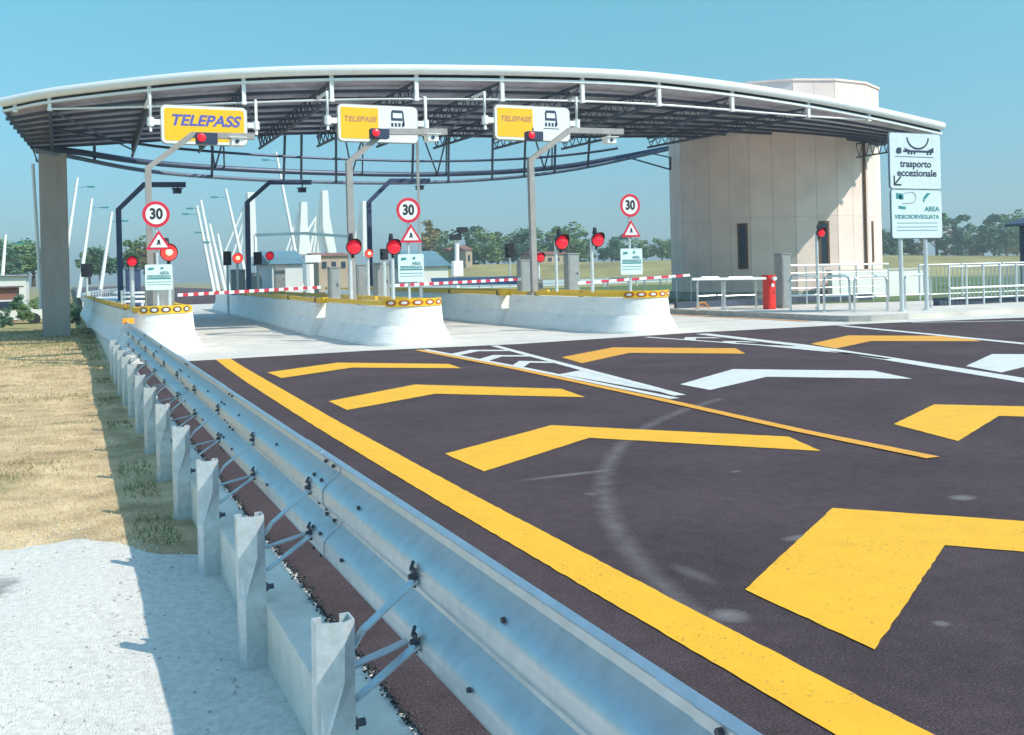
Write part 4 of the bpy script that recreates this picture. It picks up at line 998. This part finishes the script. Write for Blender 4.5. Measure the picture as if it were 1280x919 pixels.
far_rail([(x, y, 0) for x, y in ((.75, 46), (.7, 70), (1.6, 95), (4, 120), (9, 150))], .35, .80, 'galv', 'distant steel guardrail curving away beside the leftmost island')
far_rail([(x, y, 0) for x, y in ((2.4, 52), (2.6, 75), (4.2, 100), (8, 130))], .35, .80, 'galv', 'inner distant steel guardrail in line with the leftmost boom')
far_rail([(x, y, 0) for x, y in ((9.6, 62), (12.5, 80), (17, 110))], .35, .85, 'blue_rail', 'blue tinted guardrail far behind the middle island')
a = at(655, 350, 44); far_rail([(a[0], 44, .0), (a[0]-1.6, 46, .0), (a[0]-3.0, 49, 0)][::1], .85, 1.25, 'blue_rail', 'blue crash barrier with red end piece behind the rightmost island', 2.5, 'boom_red')
far_rail([(x, y, 0) for x, y in ((18.5, 64), (24, 64.5), (34, 66), (48, 70))], .4, .85, 'galv', 'pale guardrail crossing behind the wide lane and the 30 sign')

def lamp(top, bot, Y, label, arm=1):
    p0 = Vector(at(*bot, Y)); p1 = Vector(at(*top, Y)); p0 = p0+(p1-p0)*((0-p0.z)/(p1.z-p0.z)) if p0.z > 0 else p0
    t = empty('leaning_lamp_post', p0, label, 'lamp post', 'leaning white lamp posts along the highway')
    b = MB(); b.tube([p0, p1], .1, 6, rs=[.22, .12]); b.build('mast', 'stay', t)
    b = MB(); b.tube([p1+Vector((0, 0, -1.0)), p1+Vector((arm*.9, 0, -.9))], .03, 5); b.box((p1.x+arm*1.2-.35, Y-.2, p1.z-1.0), (p1.x+arm*1.2+.35, Y+.2, p1.z-.85)); b.build('lamp_head', 'teal_ink', t)
for i, (a, c, w_) in enumerate([((97, 222), (80, 335), 'leaning white lamp post half hidden by the concrete pillar'), ((115, 248), (99, 363), 'leaning white lamp post right of the concrete pillar, taller of the close pair'), ((140, 265), (127, 352), 'leaning white lamp post just left of the first navy gantry pole'),
        ((7, 293), (3, 345), 'small leaning white lamp post at the left picture edge')]): lamp(a, c, 110, w_)
for i, (a, c, w_) in enumerate([((246, 257), (264, 348), 'left one of two parallel leaning lamp posts over the leftmost boom'), ((251, 250), (270, 348), 'right one of two parallel leaning lamp posts over the leftmost boom'), ((262, 280), (277, 345), 'shorter leaning lamp post right of the parallel pair'), ((272, 292), (282, 342), 'shortest leaning lamp post right of the parallel pair'),
        ((282, 236), (308, 350), 'tall leaning lamp post crossing the bridge stays left of the second navy gantry'), ((345, 190), (370, 320), 'tallest leaning lamp post between the two left bridge pylons')]): lamp(a, c, 112, w_, -1)

def pylon(top, base, thick, stays, label, Y=350):
    t = empty('bridge_pylon', (at(*base[0], Y)[0], Y, 0), label, 'bridge pylon', 'white cable stayed bridge pylons')
    q = [at(*p, Y) for p in top+base]; b = MB(); b.loft([[(x, Y-thick, z) for x, _, z in q], [(x, Y+thick, z) for x, _, z in q]], True); b.build('mast', 'stay', t)
    for (a, c) in stays:
        b = MB(); b.tube([at(*a, Y), at(*c, Y)], .42, 5); b.build('stay_cable', 'stay', t)
pylon([(401, 239), (408, 239)], [(410, 270), (420, 322), (410, 322), (402, 285)], 2.5, [((402, 243), (386, 322)), ((402, 248), (391, 322)), ((403, 255), (396, 322)), ((403, 262), (400, 322)), ((401, 262), (378, 300))], 'tallest white bridge pylon with stays to its left, left of the middle gantry pole')
pylon([(375, 253), (382, 253)], [(384, 318), (372, 318)], 2.5, [((376, 258), (356, 320)), ((377, 262), (362, 320)), ((379, 262), (368, 320)), ((381, 270), (388, 320))], 'blunt white bridge pylon just left of the tallest one')
pylon([(308, 241), (317, 241)], [(320, 318), (312, 322)], 2.5, [((309, 250), (279, 320)), ((310, 258), (290, 322)), ((311, 262), (298, 322)), ((312, 270), (305, 322))], 'white bridge pylon behind the second navy gantry pole')
pylon([(451, 252), (456, 252)], [(459, 320), (452, 320)], 2.5, [((452, 258), (440, 318)), ((453, 262), (444, 318)), ((453, 270), (448, 318))], 'narrow white bridge pylon between the middle and third gantry poles')
# overhead sign gantry far down the road
Y = 95; A = Vector(at(319, 294, Y)); B = Vector(at(440, 296, Y))
t = empty('overhead_gantry', (A.x, Y, 0), 'thin blue green overhead beam far away between two bridge pylons', 'gantry')
b = MB(); b.tube([A, A.lerp(B, .5)+Vector((0, 0, .25)), B], .13, 4, sq=True); b.build('beam', 'shed_roof', t)
for p in (A, B): b = MB(); b.tube([(p.x, Y, 0), p], .15, 6); b.build('leg', 'stay', t)
# bridge deck behind islands left
b = MB(); A = Vector(at(0, 336, 300)); 
# camera mast in the distance
p0 = at(571, 350, 55); p1 = at(571, 297, 55); t = empty('camera_mast', (p0[0], 55, 0), 'white mast with dark cameras on top in front of the red roofed house', 'mast')
b = MB(); b.tube([(p0[0], 55, -.3), p1], .14, 6); b.box((p0[0]-.25, 54.8, 1.3), (p0[0]+.35, 55.2, 2.2)); b.build('pole', 'stay', t)
b = MB(); b.box((p1[0]-.35, 54.7, p1[2]-.15), (p1[0]+.2, 55.3, p1[2]+.15)); b.box((p1[0]+.1, 54.7, p1[2]+.3), (p1[0]+.6, 55.3, p1[2]+.6)); b.tube([p1, (p1[0]+.3, 55, p1[2]+.4)], .07, 5); b.build('camera', 'black', t)
p0 = at(388, 350, 60); t = empty('white_mast', (p0[0], 60, 0), 'white boxy mast below the blunt bridge pylon', 'mast')
q = at(388, 322, 60); b = MB(); b.box((q[0]-.35, 59.8, q[2]-.3), (q[0]+.6, 60.2, q[2]+.15)); b.build('head', 'far_white', t)
b = MB(); b.tube([(q[0]-.1, 60, 0), (q[0]-.1, 60, q[2]-.4)], .28, 8); b.build('column', 'far_white', t)

# ------------------------------------------------------------------ houses and sheds
def house(px0, px1, pe, pb, Y, wall, roof, label, rise=.35, depth=8, name='house', windows=2, slope=0):
    x0 = at(px0, pe, Y)[0]; x1 = at(px1, pe, Y)[0]; ze = at((px0+px1)/2, pe, Y)[2]; zb = at((px0+px1)/2, pb, Y)[2]
    t = empty(name, ((x0+x1)/2, Y, zb), label, 'building')
    b = MB(); b.box((x0, Y, zb-3), (x1, Y+depth, ze)); b.build('wall', wall, t)
    h = (ze-zb)*rise; o_ = .3; b = MB()
    if slope: pts = [(Y-o_, ze), (Y+depth+o_, ze), (Y+depth*.5, ze+h)]
    else: pts = [(Y-o_, ze), (Y+depth+o_, ze), (Y+depth/2, ze+h)]
    b.loft([[(x, y, z) for y, z in pts] for x in (x0-o_, x1+o_)], True); b.build('roof', roof, t)
    for k in range(windows):
        xc = x0+(x1-x0)*(k+.6)/(windows+.2); ww = (x1-x0)/(windows+1)*.28; zc = zb+(ze-zb)*.55; hh = (ze-zb)*.16
        b = MB(); b.box((xc-ww, Y-.08, zc-hh), (xc+ww, Y-.01, zc+hh)); b.build('window', 'glass', t)
house(582, 590, 312, 336, 165, 'house_wall', 'roof_red', 'narrow ochre house with red roof left of the far trees', .25, 8, windows=1)
house(566, 582, 314, 330, 170, 'leaf_dark', 'roof_red', 'low red roofed outbuilding touching the narrow ochre house', .3, 6, windows=0)
house(672, 712, 318, 332, 168, 'house_wall', 'roof_red', 'long pale farmhouse behind the rightmost gantry pole', .3, 8, windows=4)
house(398, 436, 320, 345, 120, 'house_wall', 'roof_red', 'pinkish low building left of the middle gantry pole', .2, 8, windows=3)
house(340, 378, 330, 350, 85, 'far_white', 'shed_roof', 'teal roofed shed between the two left navy gantries', .9, 8, 'shed', 0)
house(522, 560, 333, 352, 75, 'far_white', 'shed_roof', 'teal roofed shed right of the middle 30 sign', 1.1, 8, 'shed', 0)
house(-30, 32, 345, 372, 75, 'far_white', 'roof_top', 'white flat shed at the left picture edge', .05, 6, 'shed', 0)
house(-30, 20, 360, 378, 66, 'roof_red', 'brown', 'low brick red store in front of the white shed at the left edge', .1, 4, 'store', 0)
house(1130, 1150, 314, 323, 180, 'far_white', 'roof_red', 'small white farmhouse seen between the posts of the two post sign', .3, 6, windows=1)
x, _, ze = at(1274, 280, 34); t = empty('dark_hut', (x+1.5, 30, 0), 'dark hut with overhanging roof at the right picture edge', 'hut')
b = MB(); b.box((x, 30, 0), (x+4, 34, ze)); b.build('wall', 'navy', t)
b = MB(); b.loft([[(x-.5, 29.6, ze), (x+2.2, 29.6, ze+.7), (x+5, 29.6, ze), (x+5, 29.6, ze-.12), (x-.5, 29.6, ze-.12)], [(x-.5, 34.4, ze), (x+2.2, 34.4, ze+.7), (x+5, 34.4, ze), (x+5, 34.4, ze-.12), (x-.5, 34.4, ze-.12)]], True); b.build('roof', 'truss', t)

# small parked white car, far left
q = at(12, 384, 62); t = empty('parked_car', (q[0], 62, -.8), 'small white car parked below the verge at the left picture edge', 'car')
b = MB(); bx, bz = q[0], -.8
b.loft([[(x, y, z) for x, z in ((bx-2, bz+.3), (bx+2, bz+.3), (bx+2, bz+.75), (bx+1.2, bz+.85), (bx+.6, bz+1.4), (bx-1.1, bz+1.4), (bx-1.7, bz+.85), (bx-2, bz+.8))] for y in (61.2, 62.8)], True); b.build('body', 'far_white', t)
b = MB(); b.plate([(bx+1.0, bz+.88), (bx+.5, bz+1.33), (bx-1.0, bz+1.33), (bx-1.5, bz+.88)], 61.16, 61.19); b.build('side_window', 'glass', t)
for dx in (-1.25, 1.25): b = MB(); b.disc((bx+dx, 61.22, bz+.32), .32, .1, 16); b.build('wheel', 'rubber', t)

# ------------------------------------------------------------------ trees
def crown_mesh(name, seed, w, h, leafm, nb=22, per=90, leaf=.5, base=.25):
    rg = np.random.RandomState(seed); V = []; Fc = []
    for i in range(nb):
        a = rg.uniform(0, 2*math.pi); rr = math.sqrt(rg.uniform(0, 1))*.75; zz = rg.uniform(base, .92)
        k = math.sqrt(max(.05, 1-((zz-.5)/.62)**2)); c = np.array([math.cos(a)*rr*w/2*k, math.sin(a)*rr*w/2*k, zz*h]); br = rg.uniform(.08, .19)*w; c[2] *= rg.uniform(.85, 1.12)
        d = rg.normal(size=(per, 3)); d /= np.linalg.norm(d, axis=1)[:, None]; pts = c+d*br*rg.uniform(.45, 1.12, size=(per, 1))*np.array([1, 1, .8])
        for p in pts:
            n = rg.normal(size=3); u = np.cross(n, [0, 0, 1.0]); u /= np.linalg.norm(u)+1e-6; v_ = np.cross(n, u); v_ /= np.linalg.norm(v_)+1e-6; s = leaf*rg.uniform(.5, 1.1)
            b0 = len(V); V += [tuple(p-u*s), tuple(p-v_*s*.55), tuple(p+u*s), tuple(p+v_*s*.55)]; Fc.append((b0, b0+1, b0+2, b0+3))
    me = bpy.data.meshes.new(name); me.from_pydata(V, [], Fc); me.materials.append(MT[leafm]); return me
protos = []
for i, (w, h, m, nb) in enumerate(((6, 8, 'leaf_dark', 26), (7.5, 7.5, 'leaf_mid', 30), (5, 8, 'leaf_ochre', 20), (4, 9, 'leaf_mid', 18), (7, 6, 'leaf_dark', 24))):
    cm = crown_mesh('crown', 10+i, w, h, m, nb, 85, .34); b = MB()
    b.tube([(0, 0, -.6), (.1, 0, h*.3), (-.1, .1, h*.62), (.1, 0, h*.82)], .2, 7, rs=[.3, .2, .12, .05])
    for k in range(6): a = k*1.1; b.tube([(0, 0, h*(.25+.07*k)), (math.cos(a)*w*.32, math.sin(a)*w*.32, h*(.42+.07*k))], .07, 5, rs=[.10, .03])
    protos.append((cm, b, h))
tm = []
def tree(px, pb, pt, Y, kind, label, group, sx=1.0):
    q = at(px, pb, Y); top = at(px, pt, Y); cm, b, h = protos[kind]; s = (top[2]-q[2])/h
    t = empty('tree', q, label, 'tree', group)
    c = bpy.data.objects.new('crown', cm); S.collection.objects.link(c); c.parent = t
    if len(tm) <= kind:
        pass
    key = 'trunk%d' % kind
    if key not in MT_tr:
        o_ = b.build('trunk', 'bark'); MT_tr[key] = o_.data; bpy.data.objects.remove(o_)
    k = bpy.data.objects.new('trunk', MT_tr[key]); S.collection.objects.link(k); k.parent = t
    t.scale = (s*sx, s*sx, s); t.rotation_euler.z = random.uniform(0, 6.28)
    return t
MT_tr = {}
g1 = 'trees on the far bank'
words = {0: 'dark green', 1: 'mid green', 2: 'ochre', 3: 'slender green', 4: 'low dark green'}
mid = [(536, 340, 276, 2, 1.0, 'pale tall tree right of the middle warning triangle'), (553, 338, 292, 1, 1.2, 'tree between the teal shed and the camera mast'), (588, 336, 284, 0, 1.2, 'dark tree directly right of the camera mast top'),
       (606, 336, 290, 1, 1.1, 'tree behind the narrow ochre house, right side'), (622, 335, 288, 3, 1.3, 'slender tree midway between camera mast and third gantry'), (636, 335, 294, 1, 1.0, 'tree above the dark panel signal'),
       (655, 334, 292, 4, 1.2, 'low dark tree left of the third gantry pole'), (668, 333, 288, 0, 1.1, 'dark tree hidden behind the third gantry pole'), (684, 332, 290, 1, 1.2, 'tree above the long pale farmhouse, left half'),
       (705, 332, 283, 1, 1.3, 'tallest green tree behind the oval red light'), (722, 331, 291, 0, 1.2, 'dark tree between the two hooded lights'), (737, 330, 297, 3, 1.1, 'slender tree behind the hooded red light'),
       (765, 329, 302, 4, 1.2, 'low tree left of the rightmost 30 sign pole'), (780, 329, 294, 0, 1.0, 'dark tree behind the rightmost warning triangle'), (803, 328, 300, 1, 1.2, 'tree just right of the rightmost notice'),
       (828, 326, 300, 1, 1.3, 'tree left of the tower corner'), (842, 326, 304, 4, 1.2, 'low tree touching the tower corner')]
for i, (px, pb, pt, kd, sx, lab) in enumerate(mid): tree(px, pb+4, pt, 180+(i % 3)*6, kd, lab, g1, sx)
right = [(1104, 323, 292, 4, 1.2, 'low tree right of the tower wall'), (1118, 324, 296, 1, 1.0, 'tree just left of the sign posts'), (1140, 324, 284, 0, 1.1, 'dark tree between the two sign posts'), (1152, 324, 298, 2, 1.0, 'ochre bush tree between the two sign posts'),
         (1172, 323, 262, 3, 1.2, 'slender tree rising right of the teal notice sign'), (1183, 323, 284, 2, 1.2, 'ochre tree right of the sign, low one'), (1197, 323, 270, 0, 1.1, 'dark pointed tree at the centre of the right tree row'), (1212, 323, 290, 2, 1.3, 'rounded ochre tree in the right tree row'),
         (1228, 322, 284, 1, 1.3, 'mid green tree above the picket railing'), (1243, 322, 270, 0, 1.2, 'dark broad tree second from the hut'), (1258, 322, 268, 1, 1.1, 'tall green tree next to the dark hut'), (1272, 322, 276, 2, 1.1, 'ochre tree behind the dark hut')]
for i, (px, pb, pt, kd, sx, lab) in enumerate(right): tree(px, pb+4, pt, 150+(i % 3)*6, kd, lab, 'trees behind the right hand railings', sx)
left = [(6, 352, 306, 0, 1.3, 'dark tree at the very left edge'), (24, 350, 303, 1, 1.4, 'green tree left of the thin downpipe'), (42, 350, 308, 4, 1.2, 'low dark tree hidden by the downpipe'), (-12, 352, 312, 1, 1.3, 'green tree partly beyond the left edge'),
        (126, 348, 315, 4, 1.2, 'low tree behind the leaning lamp posts'), (170, 348, 300, 1, 1.2, 'green tree left of the leftmost warning triangle'), (184, 348, 304, 2, .9, 'ochre tree behind the leftmost warning triangle'), (112, 349, 318, 1, 1.2, 'small tree behind the dark blue square panel')]
for i, (px, pb, pt, kd, sx, lab) in enumerate(left): tree(px, pb+4, pt, 130+(i % 3)*5, kd, lab, 'trees far on the left', sx)
# shrubs near the pillar
def shrub(x, y, z, s, kd, label):
    cm = protos[kd][0]; t = empty('shrub', (x, y, z), label, 'shrub', 'shrubs beyond the grass crest'); c = bpy.data.objects.new('foliage', cm); S.collection.objects.link(c); c.parent = t; t.scale = (s, s, s); t.rotation_euler.z = random.uniform(0, 6)
for (px, py, Y, s, kd, lab) in ((93, 394, 44, .10, 0, 'dark shrub right of the concrete pillar foot'), (90, 388, 48, .12, 4, 'dark shrub behind the pillar foot, upper one'), (30, 395, 55, .14, 1, 'green shrub left of the pillar foot'), (8, 400, 53, .13, 0, 'dark shrub at the left edge beyond the crest'), (22, 381, 60, .15, 4, 'dark bush in front of the brick red store'), (40, 386, 62, .14, 1, 'bush just left of the downpipe foot'), (-4, 402, 51, .13, 4, 'low shrub cut by the left edge')):
    q = at(px, py, Y); shrub(q[0], Y, q[2]-.5, s, kd, lab)

# ------------------------------------------------------------------ grass blades on the verge
def blades(name, n, region, hmin, hmax, m, w=.006, dens=None):
    V = np.zeros((n*3, 3)); k = 0; rg = np.random.RandomState(len(name)+n)
    while k < n:
        x = rg.uniform(region[0], region[1]); y = region[2]+(region[3]-region[2])*rg.uniform(0, 1)**1.6
        if dens and not dens(x, y, rg): continue
        z = verge_h(x, y); a = rg.uniform(0, 6.28); h = rg.uniform(hmin, hmax)*(1+.02*y); ww = w*(1+.10*y); l = rg.uniform(-1, 1, 2)*h*.9
        V[k*3] = (x-math.cos(a)*ww, y-math.sin(a)*ww, z); V[k*3+1] = (x+math.cos(a)*ww, y+math.sin(a)*ww, z); V[k*3+2] = (x+l[0], y+l[1], z+h); k += 1
    me = bpy.data.meshes.new(name); me.from_pydata(V.tolist(), [], [(3*i, 3*i+1, 3*i+2) for i in range(n)]); me.materials.append(MT[m])
    o_ = bpy.data.objects.new(name, me); S.collection.objects.link(o_); return o_
b = MB()
for i in range(2600):
    x = random.uniform(-2.2, .62); y = random.uniform(1.6, 7.0)
    if y > sand_edge(x)-.05 and random.random() < .3: continue
    b.ico((x, y, verge_h(x, y)+.013), random.choice((.003, .004, .005, .009)), random.randint(0, 1), 1, (1, random.uniform(.6, 1.2), .6))
for i in range(420):
    x = random.uniform(-2.6, .62); y = sand_edge(x)+random.gauss(0, .16)
    b.ico((x, y, verge_h(x, y)+.012), random.uniform(.003, .008), i % 2, 1, (1, random.uniform(.6, 1.2), .6))
tag(b.build('sand_grit', ['white_sand', 'kerb_conc']), 'loose pale grit and small stones on the white sand and along its edge', 'gravel', kind='stuff')
def dd(x, y, rg): return y > sand_edge(x)+.05*rg.uniform(-1, 3)
tag(blades('dry_grass', 120000, (-9, .64, 6.3, 40), .006, .026, 'blade_dry', .0022, dd), 'short dry straw coloured grass covering the verge', 'grass', kind='stuff')
def dg(x, y, rg):
    v_ = math.sin(x*1.7+y*.9)+math.sin(x*.6-y*1.9+2)+math.sin(y*3.1)*.6
    near = (x > .36 and (6.75 < y < 7.6 or 8.4 < y < 9.1 or (y > 9 and math.sin(y*2.1) > .6)))
    return dd(x, y, rg) and ((near and rg.uniform() < .9) or (v_ > 1.35 and rg.uniform() < .35) or (y > 24 and rg.uniform() < .25))
tag(blades('green_grass', 16000, (-7, .64, 6.6, 42), .012, .05, 'blade_green', .002, dg), 'sparse green grass tufts among the dry grass', 'grass', kind='stuff')

# ------------------------------------------------------------------ haze: one even volume around camera and scene
hz = bpy.data.materials.new('haze'); hz.use_nodes = True; hn = hz.node_tree; hn.nodes.clear()
ho = hn.nodes.new('ShaderNodeOutputMaterial'); pv_ = hn.nodes.new('ShaderNodeVolumePrincipled'); pv_.inputs['Density'].default_value = .0011; pv_.inputs['Color'].default_value = (.80, .90, .95, 1); pv_.inputs['Anisotropy'].default_value = .2
hn.links.new(pv_.outputs[0], ho.inputs['Volume'])
MT['haze'] = hz
b = MB(); b.box((-1210, -210, -3), (1410, 1510, 40)); tag(b.build('haze', 'haze'), kind='stuff')
